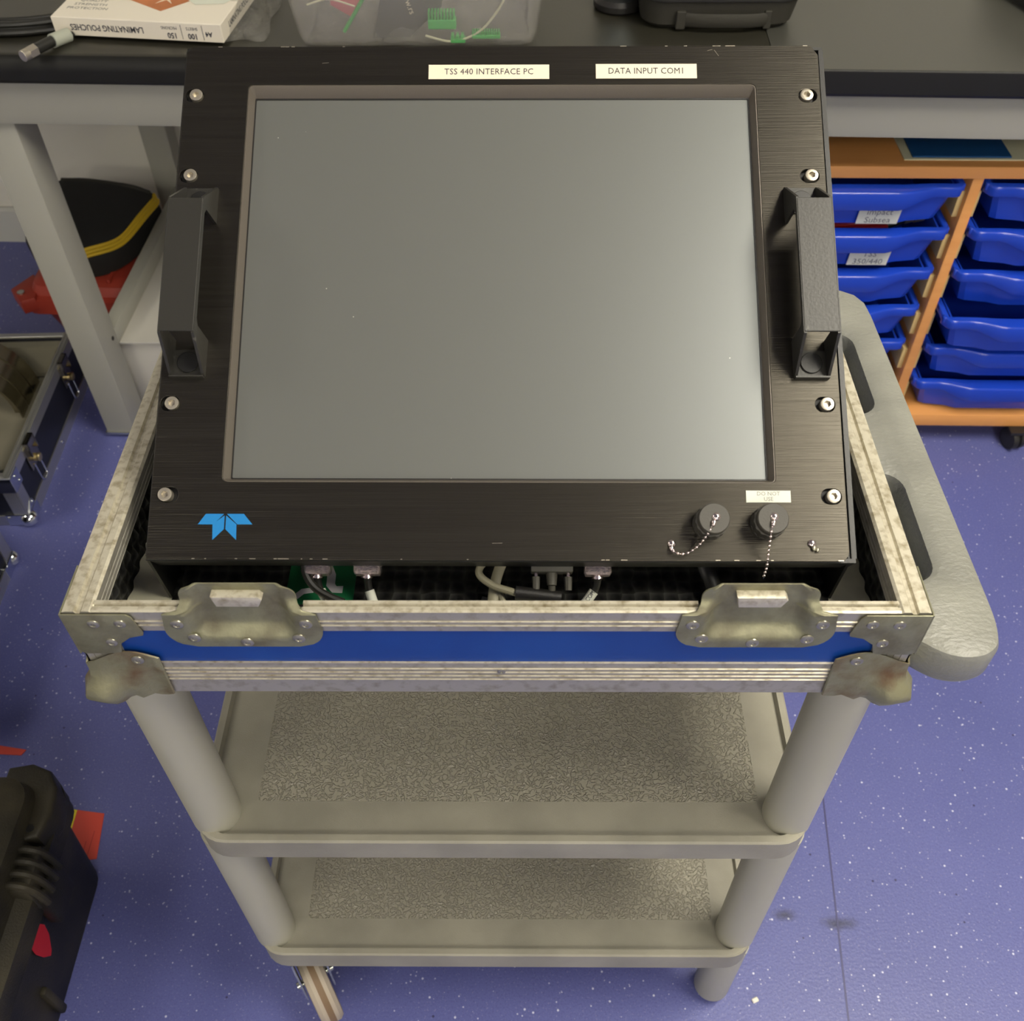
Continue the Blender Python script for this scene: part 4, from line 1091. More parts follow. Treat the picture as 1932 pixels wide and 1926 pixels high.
# black pouch with yellow cord
q0 = ROOM @ Vector((-.93, 1.60, .19))
Pch = thing('black_zip_pouch', 'rounded black zip pouch with yellow cord, lying on the red case', 'pouch', tuple(q0))
def pouch():
    Fp = ROOM @ Matrix.Translation((-.965, 1.62, .226)) @ Matrix.Rotation(radians(-12), 4, 'Z') @ Matrix.Rotation(radians(6), 4, 'X')
    def outline(sc_):
        pts = []
        for i in range(40):
            a = 2 * pi * i / 40
            x = .135 * (abs(cos(a)) ** .62) * (1 if cos(a) > 0 else -1); y = (.17 if sin(a) < 0 else .085) * (abs(sin(a)) ** (1.0 if sin(a) < 0 else .45)) * (1 if sin(a) > 0 else -1)
            pts.append((x * sc_, (y - .01) * sc_ + .01))
        return pts
    mb = MB(Fp)
    mb.rings([[(p[0], p[1], z) for p in outline(s_)] for s_, z in ((.9, -.048), (.98, -.04), (1.0, -.02), (1.0, -.003), (1.0, .012), (.97, .026), (.90, .034), (.6, .038), (.2, .039))], True, True)
    part('pouch_body', mb, M_pouch, Pch)
    o = outline(1.0)
    for dz, sc2, i0, i1 in ((.024, .985, 22, 42), (.029, .955, 23, 41), (.018, 1.01, 22, 41)):
        oo = outline(sc2); part('yellow_cord', MB(Fp).tube([(oo[i % 40][0], oo[i % 40][1], dz + .004 * sin(i)) for i in range(max(i0, 30), i1 + 3)], .0036, 8, smooth=3), M_yellow, Pch)
    part('yellow_cord', MB(Fp).tube([(-.14, -.055, .036), (-.08, -.08, .041), (-.03, -.112, .040), (.0, -.135, .034), (.03, -.135, .034)], .0040, 8, smooth=4), M_yellow, Pch)
    part('zip', MB(Fp).tube([(x, .070 - .25 * x * x * 4, .036) for x in (-.11, -.07, -.03, .01, .05, .09, .115)], .0045, 8, smooth=3, flat=.5), M_fabric, Pch)
pouch()
# white carton
K = thing('white_carton', 'white cardboard carton under the bench, behind the grey bench leg', 'carton', rw(-.62, 1.36, 0), rot=ROOM_A)
part('box_body', MB(ROOM).box(-.814, -.44, 1.222, 1.62, 0, .186, .002), M_greybox, K)
mb = MB(ROOM); mb.prism([(-.8150, 1.206), (-.44, 1.222), (-.44, 1.63), (-.8150, 1.63)], .187, .190, 'z'); part('lid_flap', mb, M_greybox, K)
mb = MB(ROOM); mb.prism([(1.221, .186), (1.198, .1868), (1.207, .150), (1.221, .165)], -.70, -.45, 'x'); part('tuck_flap', mb, M_box, K)

# ------------------------------------------------------------------ OPEN FLIGHT CASE at the left
F1A = radians(2.0); F1 = frame((-.93, .885, 0), F1A)
C1 = thing('open_flight_case', 'open black flight case with aluminium edging on the floor, left of the trolley', 'flight case', tuple(F1 @ Vector((-1.2, 1.1, 0))), rot=F1A)
ex0, ex1, ey0, ey1, eh = -1.50, -.930, .885, 1.315, .130
for nm, bx in (('side_board', (ex1 - .010, ex1 - .001, ey0 + .005, ey1 - .005, .002, eh - .004)), ('front_board', (ex0, ex1 - .005, ey0 + .001, ey0 + .010, .002, eh - .004)), ('back_board', (ex0, ex1 - .005, ey1 - .010, ey1 - .001, .002, eh - .004))):
    part(nm, MB(F1).box(*bx), M_blacklam, C1)
part('grey_lining', MB(F1).box(ex0, ex1 - .011, ey0 + .011, ey1 - .011, .004, .045), M_caseboard, C1, 'grey foam lining with dark cut-outs')
mb = MB(F1)
mb.box(ex1 - .0235, ex1 - .0105, ey0 + .011, ey1 - .011, .045, eh - .012); mb.box(ex0, ex1 - .0235, ey1 - .030, ey1 - .011, .045, eh - .012)
part('rim_lining', mb, M_caseboard, C1)
def al(nm, *b, m=M_newalu, bev=.0008): return part(nm, MB(F1).box(*b, bev, 1), m, C1)
mb = MB(F1); mb.box(ex1 - .013, ex1, ey0, ey1, eh - .003, eh, .0005, 1); mb.box(ex1 - .0035, ex1 - .0015, ey0, ey1, eh, eh + .003); mb.box(ex1 - .0115, ex1 - .0095, ey0, ey1, eh, eh + .003); mb.box(ex1 - .001, ex1 + .001, ey0, ey1, eh - .024, eh, .0003, 1)
part('rim_edging', mb, M_newalu, C1)
mb = MB(F1); mb.box(ex0, ex1 - .013, ey0, ey0 + .013, eh - .003, eh, .0005, 1); mb.box(ex0, ex1 - .013, ey0 + .0015, ey0 + .0035, eh, eh + .003); mb.box(ex0, ex1, ey0 - .001, ey0 + .001, eh - .008, eh)
part('rim_edging', mb, M_newalu, C1)
mb = MB(F1); mb.box(ex0, ex1 - .013, ey1 - .013, ey1, eh - .003, eh + .002, .0005, 1)
part('rim_edging', mb, M_newalu, C1)
mb = MB(F1); mb.box(ex1 - .001, ex1 + .0012, ey0, ey1, 0, .028, .0003, 1); mb.box(ex0, ex1, ey0 - .0012, ey0 + .001, 0, .026, .0003, 1); part('base_edging', mb, M_newalu, C1)
mb = MB(F1); mb.box(ex1 - .001, ex1 + .0014, ey0, ey0 + .026, 0, eh - .004); mb.box(ex1 - .026, ex1, ey0 - .0014, ey0 + .001, 0, eh - .004)
for i in range(5): mb.box(ex1 - .006 - i * .004, ex1 - .0052 - i * .004, ey0 - .0020, ey0 - .0010, .02, eh - .01)
part('corner_edging', mb, M_newalu, C1)
mb = MB(F1); mb.box(ex1 - .0005, ex1 + .0024, ey0 - .001, ey0 + .034, eh - .040, eh - .003, .0008, 1); mb.box(ex1 - .03, ex1 + .002, ey0 - .0024, ey0, eh - .040, eh - .003, .0008, 1)
cb = part('corner_bracket', mb, M_mirror, C1)
for yy, zz_ in ((.900, eh - .012), (.908, eh - .03)): 
    mb = MB(F1); mb.ball((ex1 + .003, yy, zz_), .0035, 10, (.5, 1, 1)); part('rivet', mb, M_mirror, cb)
# chrome ball corner
mb = MB(F1)
mb.ball((ex1 - .004, ey0 + .004, .014), .017, 18, (1, 1, .95)); mb.box(ex1 - .045, ex1 + .001, ey0 - .0035, ey0 + .002, .001, .030, .0012, 1); mb.box(ex1 - .002, ex1 + .0035, ey0, ey0 + .042, .001, .030, .0012, 1)
mb.prism([(ey0, .028), (ey0 + .034, .028), (ey0 + .028, .046), (ey0 + .020, .046), (ey0 + .006, .034)], ex1 + .0005, ex1 + .003, 'x')
bcn = part('ball_corner', mb, M_mirror, C1)
mb = MB(F1); mb.ball((ex1 + .0035, ey0 + .026, .038), .004, 10, (.5, 1, 1)); part('rivet', mb, M_mirror, bcn)
mb = MB(F1); mb.ball((ex1 - .038, ey0 - .0035, .022), .004, 10, (1, .5, 1)); part('rivet', mb, M_mirror, bcn)
def twist_latch(yc):
    mb = MB(F1); x = ex1 + .001
    mb.box(x, x + .0020, yc - .024, yc + .024, eh - .060, eh - .006, .0006, 1)
    mb.box(x, x + .010, yc - .017, yc - .014, eh - .030, eh + .004); mb.box(x, x + .010, yc + .014, yc + .017, eh - .030, eh + .004)
    mb.box(x + .008, x + .010, yc - .017, yc + .017, eh - .012, eh + .004); mb.box(x, x + .010, yc - .017, yc + .017, eh + .002, eh + .004)
    l_ = part('twist_latch', mb, M_chrome, C1)
    mb = MB(F1); mb.cyl((x + .002, yc, eh - .045), (x + .009, yc, eh - .045), .008, 16); mb.ball((x + .012, yc, eh - .045), .009, 14, (.35, 1, 1)); part('turn_key', mb, mat('brass_key', (.6, .5, .28), .3, 1.0) if 'brass_key' not in MATS else MATS['brass_key'], l_)
    pts = [(x + .003, yc - .012, eh - .052), (x + .004, yc - .012, eh - .088), (x + .005, yc - .008, eh - .098), (x + .005, yc + .008, eh - .098), (x + .004, yc + .012, eh - .088), (x + .003, yc + .012, eh - .052)]
    mb = MB(F1); mb.tube(pts, .0018, 8, smooth=3); part('pull_ring', mb, M_mirror, l_)
twist_latch(.985); twist_latch(1.225)
mb = MB(F1); mb.ball((ex1 + .0015, 1.10, .014), .004, 10, (.5, 1, 1)); part('rivet', mb, M_mirror, C1)
# cut-outs in lining
mb = MB(F1); zc = .0452
for (a, b, c_, d_) in ((-1.005, -.975, 1.222, 1.250), (-.975, -.958, 1.172, 1.188)): mb.box(a, b, c_, d_, zc, zc + .0004)
mb.box(-1.03, -1.0, 1.272, 1.276, zc, zc + .0004); mb.box(-1.018, -1.014, 1.262, 1.276, zc, zc + .0004); mb.prism(oval(-1.00, .972, .020, .020), zc, zc + .0004, 'z')
part('lining_cutout', mb, M_darkhole, C1)
# curved polished bands standing in the case
def band(yc, R, xo, zo, wd, lbl):
    mb = MB(F1); rows = []
    n = 26
    for i in range(n + 1):
        a = radians(-6 + 126 * i / n)
        for_ = []
        ro, ri = R, R - .0022
        c, s_ = cos(a), sin(a)
        rows.append([(xo + ro * c, yc - wd / 2, zo + ro * s_), (xo + ro * c, yc + wd / 2, zo + ro * s_), (xo + ri * c, yc + wd / 2, zo + ri * s_), (xo + ri * c, yc - wd / 2, zo + ri * s_)])
    mb.rings(rows, True, True)
    t_ = thing('curved_steel_band', lbl, 'metal band', tuple(F1 @ Vector((xo, yc, .046))), group='curved bands in the open case')
    part('band', mb, M_chrome, t_)
    mb = MB(F1); n = 20
    pts = [(xo + (R - .003) * cos(radians(-4 + 120 * i / n)), zo + (R - .003) * sin(radians(-4 + 120 * i / n))) for i in range(n + 1)] + [(xo + (R - .022) * cos(radians(-4 + 120 * (n - i) / n)), zo + (R - .022) * sin(radians(-4 + 120 * (n - i) / n))) for i in range(n + 1)]
    mb.prism(pts, yc - .001, yc + .001, 'y'); part('stiffening_web', mb, M_chrome, t_)
band(1.240, .140, -1.150, .048, .036, 'curved polished steel band in the open flight case, furthest back')
band(1.200, .140, -1.150, .048, .036, 'curved polished steel band in the open flight case, middle one')
band(1.160, .140, -1.150, .048, .036, 'curved polished steel band in the open flight case, nearest')

# second flight case, mostly out of frame
F2A = radians(2.0); F2 = frame((-.932, .79, 0), F2A)
C2 = thing('closed_flight_case', 'black flight case with aluminium edges at the left border, nearer than the open one', 'flight case', tuple(F2 @ Vector((-1.2, .6, 0))), rot=F2A)
gx0, gx1, gy0, gy1, gh = -1.45, -.932, .40, .792, .20
part('case_body', MB(F2).box(gx0, gx1 - .001, gy0, gy1 - .001, .001, gh - .001), M_blacklam, C2)
mb = MB(F2)
mb.box(gx1 - .026, gx1 + .001, gy1 - .001, gy1 + .001, 0, gh); mb.box(gx1 - .001, gx1 + .0012, gy1 - .026, gy1, 0, gh); part('corner_edging', mb, M_newalu, C2)
mb = MB(F2); mb.box(gx1 - .001, gx1 + .0014, gy0, gy1, 0, .026); mb.box(gx1 - .001, gx1 + .0014, gy0, gy1, gh - .026, gh); mb.box(gx1 - .026, gx1, gy0, gy1, gh - .001, gh + .001); mb.box(gx0, gx1, gy1 - .001, gy1 + .0014, 0, .026); mb.box(gx0, gx1, gy1 - .026, gy1, gh - .001, gh + .0012)
part('edging', mb, M_newalu, C2)
mb = MB(F2); mb.ball((gx1 - .004, gy1 - .004, .013), .016, 16); mb.box(gx1 - .002, gx1 + .0034, gy1 - .044, gy1, .001, .030, .001, 1); mb.box(gx1 - .044, gx1, gy1 - .002, gy1 + .0034, .001, .030, .001, 1)
b2_ = part('ball_corner', mb, M_mirror, C2)
mb = MB(F2); mb.ball((gx1 + .0035, gy1 - .034, .026), .004, 10, (.5, 1, 1)); part('rivet', mb, M_mirror, b2_)
mb = MB(F2); x = gx1 + .001; mb.box(x, x + .002, gy1 - .12, gy1 - .07, .05, .11, .0006, 1); l2 = part('twist_latch', mb, M_chrome, C2)
mb = MB(F2); mb.tube([(x + .004, gy1 - .083, .07), (x + .005, gy1 - .083, .038), (x + .006, gy1 - .087, .030), (x + .006, gy1 - .103, .030), (x + .005, gy1 - .107, .038), (x + .004, gy1 - .107, .07)], .0018, 8, smooth=3); part('pull_ring', mb, M_mirror, l2)

# ------------------------------------------------------------------ BLACK RUGGED CASE bottom left
RC = thing('black_rugged_case', 'scuffed black rugged case with red flame-shaped sticker, bottom left corner', 'case', (-.78, -.05, 0))
kx0, kx1, ky0, ky1 = -1.05, -.600, -.42, .215
def ringsW(specs, k=5):
    mb = MB(); mb.rings([[(p[0], p[1], z) for p in rrect(x0, x1, y0, y1, r, k)] for (x0, x1, y0, y1, r, z) in specs], True, True); return mb
part('lower_shell', ringsW([(kx0, kx1 - .006, ky0, ky1 - .012, .03, .0), (kx0, kx1, ky0, ky1 - .006, .034, .010), (kx0, kx1 + .010, ky0, ky1, .034, .190), (kx0, kx1 + .022, ky0, ky1 + .010, .034, .196), (kx0, kx1 + .022, ky0, ky1 + .010, .034, .214)]), M_rugged, RC)
part('lid', ringsW([(kx0, kx1 + .023, ky0, ky1 + .012, .034, .216), (kx0, kx1 + .023, ky0, ky1 + .012, .034, .236), (kx0, kx1 + .006, ky0, ky1 - .004, .034, .246), (kx0, kx1 - .002, ky0, ky1 - .012, .034, .290), (kx0, kx1 - .018, ky0, ky1 - .028, .03, .304), (kx0, kx1 - .035, ky0, ky1 - .045, .02, .306)]), M_rugged, RC)
mb = MB(); mb.prism([(kx1 - .050, ky1 + .014), (kx1 - .020, ky1 + .020), (kx1 + .006, ky1 + .010), (kx1 + .022, ky1 - .014), (kx1 + .026, ky1 - .048), (kx1 + .018, ky1 - .080), (kx1 - .004, ky1 - .086), (kx1 - .018, ky1 - .04), (kx1 - .05, ky1 - .02)], .216, .268, 'z', bev=.006, seg=3)
cbm = part('corner_bumper', mb, M_rugged, RC)
mb = MB(); mb.cyl((kx1 + .006, ky1 - .070, .266), (kx1 + .006, ky1 - .070, .269), .005, 14); part('eyelet', mb, M_darkhole, cbm)
mb = MB()
mb.box(kx1 - .040, kx1 + .026, ky1 - .148, ky1 - .088, .205, .262, .006)
mb.box(kx1 + .012, kx1 + .032, ky1 - .145, ky1 - .091, .150, .230, .006)
hg = part('latch', mb, M_rugged, RC)
for i in range(4):
    mb = MB(); y = ky1 - .096 - i * .015; mb.tube([(kx1 - .030, y, .262), (kx1 + .010, y, .266), (kx1 + .027, y, .250), (kx1 + .033, y, .215)], .0050, 8, smooth=4); part('latch_rib', mb, M_rugged, hg)
mb = MB()
mb.box(kx1 - .030, kx1 + .026, ky1 - .40, ky1 - .315, .205, .262, .006); mb.box(kx1 + .010, kx1 + .034, ky1 - .395, ky1 - .32, .120, .230, .006); part('latch', mb, M_rugged, RC)
# vertical ribs on the side
for yy in (ky1 - .010 - .2, ky1 - .300): part('side_rib', MB().box(kx1, kx1 + .012, yy - .006, yy + .006, .02, .10, .004), M_rugged, RC)
fl = [(0, .040), (.0035, .018), (.010, .008), (.0135, -.006), (.010, -.020), (.001, -.034), (-.003, -.036), (-.008, -.024), (-.0105, -.008), (-.009, .004), (-.004, .014)]
FS = Matrix.Translation((kx1 + .0100, .046, .168)) @ Matrix.Rotation(radians(90), 4, 'Z') @ Matrix.Rotation(radians(90 - 3), 4, 'X')
mb = MB(FS).prism([(a * 1.5, b * 1.35) for a, b in fl], 0, .0006, 'z'); part('flame_sticker', mb, M_sticker, RC, 'red flame-shaped sticker')
# cards on the floor
W_ = thing('warning_card', 'red and yellow printed card on the floor, sticking out beside the black rugged case', 'card', (-.645, .26, 0))
part('red_half', MB().prism([(-.6685, .2962), (-.625, .2905), (-.6165, .2190), (-.6665, .2120)], .0002, .0010, 'z'), M_warnred, W_)
part('yellow_half', MB().prism([(-.6685, .2962), (-.6665, .2120), (-.705, .212), (-.705, .3010)], .0002, .0010, 'z'), M_warnyel, W_, 'yellow half')
mb = MB()
for (x, a, b) in ((-.632, .222, .262), (-.640, .220, .246), (-.648, .218, .236)): mb.box(x - .0004, x + .0004, a, b, .0010, .0011)
part('printed_lines', mb, M_sticker, W_)
solo('red_strip', MB().prism([(-.90, .418), (-.782, .399), (-.787, .389), (-.90, .395)], .0002, .0012, 'z'), M_warnred, 'red card strip on the floor behind the black rugged case', 'card', base=(-.84, .40, 0))

# ------------------------------------------------------------------ ON THE BENCH
ZB = .8092
# laminating pouch box
BA = radians(-7.2); BF = Matrix.Translation((-.690, 1.160, ZB + .006)) @ Matrix.Rotation(BA, 4, 'Z') @ Matrix.Rotation(radians(1.5), 4, 'X')
LB = thing('pouch_box', 'white cardboard box of laminating pouches with orange picture, on the black worktop', 'box', tuple(BF @ Vector((.13, .1, 0))))
bw, bd_, bh = .2650, .24, .0270
part('box_body', MB(BF).box(0, bw, 0, bd_, 0, bh, .0008, 1), M_box, LB)
def face_front(x, z): return BF @ Matrix.Translation((x, -.0002, z)) @ Matrix.Rotation(radians(90), 4, 'X') @ Matrix.Rotation(pi, 4, 'Z')
for (s_, sz, x, z, bold, sx) in (('LAMINATING POUCHES', .0125, .085, .0135, .0002, .86), ('150', .0115, .1865, .0080, .0003, .9), ('MICRONS', .0062, .1835, .0190, 0, .9), ('100', .0115, .2185, .0080, .0003, .9), ('SHEETS', .0062, .2190, .0190, 0, .9), ('A4', .0100, .2440, .0120, .0003, .9)):
    part('lettering', text_mb(face_front(x, z), s_, sz, bold=bold, sx=sx), M_ink, LB)
mb = MB(BF); 
for x in (.2020, .2350): mb.box(x - .0003, x + .0003, -.0004, 0, .003, .024)
part('divider_line', mb, M_ink, LB)
FT = BF @ Matrix.Translation((0, 0, bh + .0002))
for i, s_ in enumerate(('QUALITY', 'STRENGTH', 'PROTECTION')): part('lettering', text_mb(FT, s_, .0105, .045, .060 - i * .0135, 0, sx=1.0), M_inkfaint, LB)
mb = MB(FT); mb.prism([(.088, .075), (.130, .115), (.205, .090), (.160, .035)], 0, .0002, 'z'); part('printed_picture', mb, M_orange, LB)
mb = MB(FT)
for a in range(5):
    aa = radians(72 * a + 20); mb.prism([(.155 + .003 * cos(aa + 1.5), .078 + .003 * sin(aa + 1.5)), (.155 + .022 * cos(aa), .078 + .022 * sin(aa)), (.155 + .003 * cos(aa - 1.5), .078 + .003 * sin(aa - 1.5))], .0003, .0005, 'z')
part('printed_starfish', mb, M_labelcream, LB)
mb = MB(FT); mb.prism([(.165, .100), (.215, .125), (.262, .100), (.248, .070), (.205, .062)], .0003, .0005, 'z'); part('printed_sheet', mb, M_labelwhite, LB)
FSd = BF @ Matrix.Translation((bw + .0002, .085, .0135)) @ Matrix.Rotation(radians(90), 4, 'Z') @ Matrix.Rotation(radians(90), 4, 'X')
part('lettering', text_mb(FSd, 'LAMINATING POUCHES', .0125, bold=.0002, sx=.8), M_ink, LB)
# cable coil
cc = ROOM @ Vector((-.745, 1.300, ZB + .01))
CC = thing('black_cable_coil', 'coil of black cable on the worktop, left of the white box', 'cable coil', tuple(cc))
for i in range(9):
    r = .145 + .008 * (i % 5) - .004 * (i // 5); mb = MB()
    n = 48; ph = rnd.uniform(0, 6)
    pts = [(cc.x - .04 + (r + .020) * cos(2 * pi * k / n) + .003 * sin(3 * 2 * pi * k / n + ph), cc.y + .01 + r * .82 * sin(2 * pi * k / n), ZB + .0046 + (i // 5) * .0088 + (.0015 * sin(2 * pi * k / n + ph) + .0015)) for k in range(n)]
    mb.tube(pts, .0042, 8, closed=True); part('cable_turn', mb, M_cable, CC)
e0 = Vector((-.792, 1.196, ZB)); 
t = CC
P_ = [Vector((-.58, 1.24, ZB + .005)), Vector((-.640, 1.185, ZB + .005)), Vector((-.668, 1.152, ZB + .009)), Vector((-.684, 1.126, ZB + .0105)), Vector((-.702, 1.094, ZB + .0100)), Vector((-.712, 1.076, ZB + .0095))]
part('cord', MB().tube(P_[:3], .0042, 8, smooth=5), M_cable, t)
part('marker_sleeve', MB().cyl(P_[2], P_[3], .0100, 16), mat('pale_sleeve', (.42, .44, .36), .5), t, 'pale grey marker sleeve')
part('strain_relief', MB().cyl(P_[3] - (P_[4] - P_[3]) * .1, P_[4], .0078, 16, bev=.001), M_cable, t)
d_ = (P_[5] - P_[4]); mb = MB(); mb.cyl(P_[4] - d_ * .2, P_[4] + d_ * .5, .0092, 6); mb.cyl(P_[4] + d_ * .4, P_[5], .0080, 20, bev=.0006); part('metal_connector', mb, M_steel, t, 'nickel coaxial connector')
# plastic bag beside box
def crumple(x0, x1, y0, y1, z0, h, F=None, seed=1, n=26):
    mb = MB(F); r = random.Random(seed)
    ph = [(r.uniform(20, 90), r.uniform(20, 90), r.uniform(0, 6)) for _ in range(6)]
    rows = []
    for i in range(n + 1):
        row = []
        for j in range(n + 1):
            u, v = i / n, j / n; x = x0 + (x1 - x0) * u; y = y0 + (y1 - y0) * v
            e = (min(u, 1 - u, .3) / .3) ** .5 * (min(v, 1 - v, .3) / .3) ** .5
            z = z0 + h * e * (.55 + .12 * sum(abs(sin(a * x + b * y + c)) for a, b, c in ph[:4])) + .0015
            row.append((x + .004 * sin(b_phase(y, 1)), y + .004 * sin(b_phase(x, 2)), z))
        rows.append(row)
    mb.rings([q_ + [(p[0], p[1], z0) for p in q_[::-1]] for q_ in rows], True, True)
    return mb
def b_phase(x, k): return x * 60 * k
solo('clear_plastic_bag', crumple(-.455, -.372, 1.15, 1.40, ZB, .045, seed=4), M_bag, 'crumpled clear plastic bag beside the white box', 'bag', base=(-.44, 1.27, ZB), sharp=60)
# plastic tub
TB = thing('plastic_tub', 'translucent plastic tub of bagged parts on the worktop', 'tub', (-.135, 1.30, ZB))
def tub(x0, x1, y0, y1, z0, z1, fl_, t_=.0022):
    mb = MB()
    def rr(g, z, r=.02): return [(p[0], p[1], z) for p in rrect(x0 - g, x1 + g, y0 - g, y1 + g, r, 5)]
    mb.rings([rr(-.012, z0, .015), rr(-.004, z0 + .004), rr(0, z0 + .014), rr(fl_, z1), rr(fl_ + .006, z1), rr(fl_ + .006, z1 + .003), rr(fl_ - t_, z1 + .003), rr(-t_, z0 + .014), rr(-.012, z0 + t_, .015)], True, True)
    return mb
part('tub_shell', tub(-.314, .040, 1.118, 1.38, ZB + .0005, ZB + .115, .014), M_tub, TB, sharp=50)
solo('bagged_parts', crumple(-.300, -.19, 1.133, 1.35, ZB + .004, .085, seed=8), M_bag, 'clear bag holding pink and green parts at the left of the tub', 'bag', base=(-.25, 1.26, ZB + .004), sharp=60)
solo('bagged_parts', crumple(-.185, .025, 1.133, 1.35, ZB + .004, .078, seed=9), M_bag, 'clear bag holding green terminal blocks at the right of the tub', 'bag', base=(-.08, 1.26, ZB + .004), sharp=60)
bp = [o_ for o_ in bpy.data.objects if o_.name.startswith('bagged_parts')]
part('zip_seal', MB().tube([(-.125, 1.127, ZB + .016), (-.085, 1.126, ZB + .008), (-.045, 1.126, ZB + .022), (-.015, 1.125, ZB + .055), (.005, 1.124, ZB + .095)], .0016, 6, smooth=6), M_paper, bp[1], 'pale zip seal of the bag')
part('zip_seal', MB().tube([(-.295, 1.128, ZB + .060), (-.262, 1.127, ZB + .068), (-.225, 1.127, ZB + .058)], .0013, 6, smooth=6), M_paper, bp[0], 'pale zip seal of the bag')
mb = MB(); mb.prism([(-.262, .866), (-.232, .848), (-.205, .880), (-.215, .93), (-.258, .93)], 1.134, 1.15, 'y', bev=.002)
solo('pink_pouch', mb, M_pink, 'pink packet seen through the left of the tub', 'packet', base=(-.235, 1.18, .85))
mb = MB(); mb.tube([(-.245, 1.130, ZB + .022), (-.225, 1.129, ZB + .050), (-.200, 1.128, ZB + .085), (-.18, 1.126, ZB + .108)], .006, 8, smooth=4, flat=.5)
solo('green_cable', mb, M_greenpl, 'green strip running up through the left of the tub', 'cable', base=(-.22, 1.17, ZB + .02))
def term(x, z, n, w_, h_, lbl):
    t_ = thing('terminal_block', lbl, 'connector', (x, 1.17, z), group='green terminal blocks in the tub')
    part('block_body', MB().box(x, x + w_, 1.124, 1.140, z, z + h_ * .55, .0008, 1), M_greenpl, t_)
    for i in range(n):
        xx = x + w_ * (i + .12) / n; part('terminal_fin', MB().box(xx, xx + w_ * .55 / n, 1.125, 1.140, z + h_ * .55, z + h_, .0004, 1), M_greenpl, t_)
term(-.1200, ZB + .026, 9, .041, .024, 'green nine-way terminal block seen through the front of the tub')
term(-.0880, ZB + .006, 3, .022, .010, 'small green terminal block low in the tub')
term(-.0560, ZB + .012, 12, .042, .009, 'long dark green terminal strip at the right of the tub')
mb = MB(); mb.prism([(-.205, .816), (-.150, .816), (-.10, .86), (-.09, .93), (-.165, .93), (-.19, .87)], 1.142, 1.152, 'y', bev=.002)
dk = solo('dark_packet', mb, mat('dark_packet', (.10, .10, .095), .5), 'dark grey packet in the middle of the tub', 'packet', base=(-.15, 1.19, .82))
Ft = Matrix.Translation((-.149, 1.1415, .868)) @ Matrix.Rotation(radians(90), 4, 'X')
part('lettering', text_mb(Ft, 'www.rs', .013, rot=radians(-72), sx=.9), M_labelcream, dk)
# pale blue-grey round device on a black base
mb = MB(); mb.lathe([(.036, 0), (.040, .004), (.040, .012), (.034, .018)], (.172, 1.272, ZB), n=32)
RD = thing('round_scanner', 'pale blue-grey glossy rounded device on a black base, on the worktop', 'device', (.172, 1.272, ZB))
part('base_ring', mb, M_blackpl, RD)
mb = MB(); mb.ball((.172, 1.282, ZB + .040), .034, 24, (1, 1, .95)); mb.lathe([(.033, 0), (.034, .03), (.030, .075), (.02, .085)], (.172, 1.294, ZB + .04), n=24); part('glossy_shell', mb, M_bluegrey, RD)
# black zip case
ZC = thing('black_zip_case', 'black semi-rigid zip case with carry strap, on the worktop seam', 'case', (.328, 1.29, ZB))
zx0, zx1, zy0, zy1 = .198, .440, 1.180, 1.37
def rw2(specs, k=6):
    mb = MB(); mb.rings([[(p[0], p[1], z) for p in rrect(x0, x1, y0, y1, r, k)] for (x0, x1, y0, y1, r, z) in specs], True, True); return mb
part('case_body', rw2([(zx0 + .014, zx1 - .016, zy0 + .012, zy1, .03, ZB), (zx0 + .004, zx1 - .006, zy0 + .003, zy1, .035, ZB + .008), (zx0 + .002, zx1, zy0, zy1, .038, ZB + .034), (zx0 + .001, zx1 + .002, zy0 - .001, zy1, .038, ZB + .042)]), M_fabric, ZC)
part('lid', rw2([(zx0 + .001, zx1 + .002, zy0 - .001, zy1, .038, ZB + .047), (zx0 + .001, zx1 + .003, zy0 - .001, zy1, .038, ZB + .056), (zx0 + .006, zx1 - .003, zy0 + .005, zy1, .036, ZB + .064), (zx0 + .02, zx1 - .018, zy0 + .018, zy1 - .01, .03, ZB + .068)]), M_fabric, ZC)
mb = MB(); o = rrect(zx0, zx1 + .003, zy0 - .0015, zy1, .038, 6); mb.tube([(p[0], p[1], ZB + .0445) for p in o], .0028, 6, closed=True); part('zip', mb, M_blackpl, ZC)
mb = MB(); mb.tube([(p[0] , p[1], ZB + .058) for p in o], .0018, 6, closed=True); part('piping', mb, M_fabric, ZC)
mb = MB(); mb.tube([(.262, zy0 - .002, ZB + .018), (.285, zy0 - .009, ZB + .018), (.325, zy0 - .013, ZB + .019), (.365, zy0 - .010, ZB + .018), (.392, zy0 - .002, ZB + .018)], .0025, 8, smooth=5, flat=4.0); part('carry_strap', mb, M_fabric, ZC)
mb = MB(); mb.box(.252, .266, zy0 - .006, zy0 + .004, ZB + .004, ZB + .030, .001, 1); part('strap_loop', mb, M_fabric, ZC)
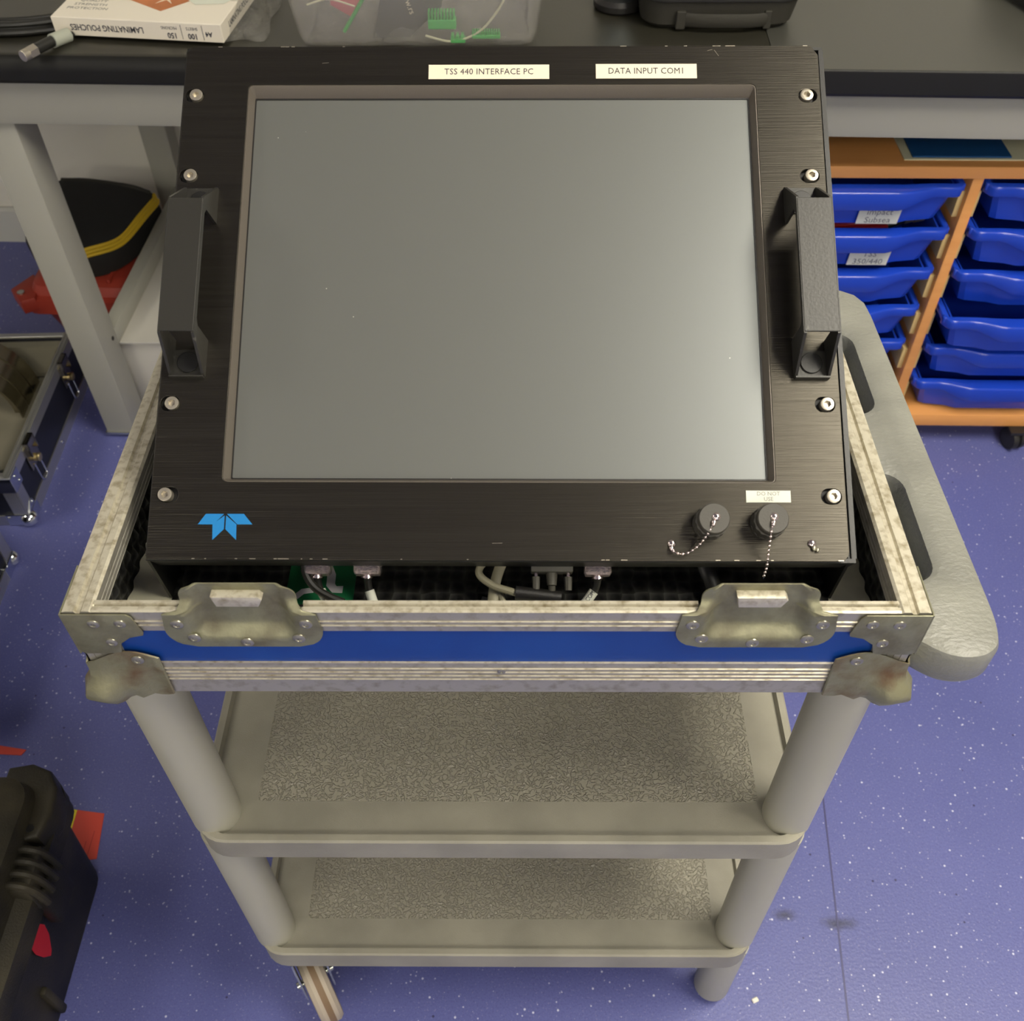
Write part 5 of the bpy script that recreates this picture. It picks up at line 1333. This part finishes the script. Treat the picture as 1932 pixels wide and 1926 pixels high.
mb = MB(); mb.box(.385, .396, zy0 - .005, zy0 + .004, ZB + .004, ZB + .030, .001, 1); part('strap_loop', mb, M_fabric, ZC)
# dark mat in front of the zip case (black sheet on the left worktop)
# black bag with grey strap at the right
BB = thing('black_bag', 'black bag with pale grey webbing strap at the right end of the bench', 'bag', (.93, 1.24, ZB))
mb = MB(); mb.rings([[(p[0], p[1], z) for p in pts] for pts, z in (
    ([(.805, 1.345), (.800, 1.30), (.832, 1.17), (.90, 1.11), (1.1, 1.11), (1.1, 1.45), (.83, 1.45)], ZB), ([(.800, 1.345), (.796, 1.30), (.828, 1.165), (.895, 1.105), (1.1, 1.105), (1.1, 1.46), (.82, 1.46)], ZB + .02),
    ([(.81, 1.345), (.812, 1.30), (.842, 1.18), (.91, 1.125), (1.1, 1.12), (1.1, 1.45), (.83, 1.45)], ZB + .10), ([(.86, 1.345), (.86, 1.30), (.88, 1.22), (.93, 1.18), (1.08, 1.17), (1.08, 1.40), (.88, 1.40)], ZB + .14))], True, True)
part('bag_body', mb, M_pouch, BB)
mb = MB(); mb.tube([(.795, 1.345, ZB + .030), (.797, 1.29, ZB + .028), (.812, 1.235, ZB + .022), (.828, 1.195, ZB + .018), (.842, 1.150, ZB + .02), (.86, 1.11, ZB + .02)], .003, 8, smooth=5, flat=3.2); st = part('strap', mb, M_strap, BB, 'pale grey webbing strap')
mb = MB(); mb.lathe([(.0105, -.002), (.0125, 0), (.0105, .002), (.0085, 0), (.0105, -.002)], (.8420, 1.130, ZB + .022), (-.6, -.6, .3), n=20); part('buckle_ring', mb, M_steel, st)

# crumbs on the floor
for i, (x, y, r) in enumerate(((.335, .026, .0045), (.308, -.008, .0030))):
    mb = MB(); mb.box(-r, r, -r * .7, r * .7, 0, r * .8, r * .25, 1, M=Matrix.Translation((x, y, 0)) @ Matrix.Rotation(i + .4, 4, 'Z'))
    solo('floor_crumb', mb, M_crumb, ['larger white crumb on the floor by the right trolley leg', 'smaller white crumb on the floor by the right trolley leg'][i], 'crumb', base=(x, y, 0))
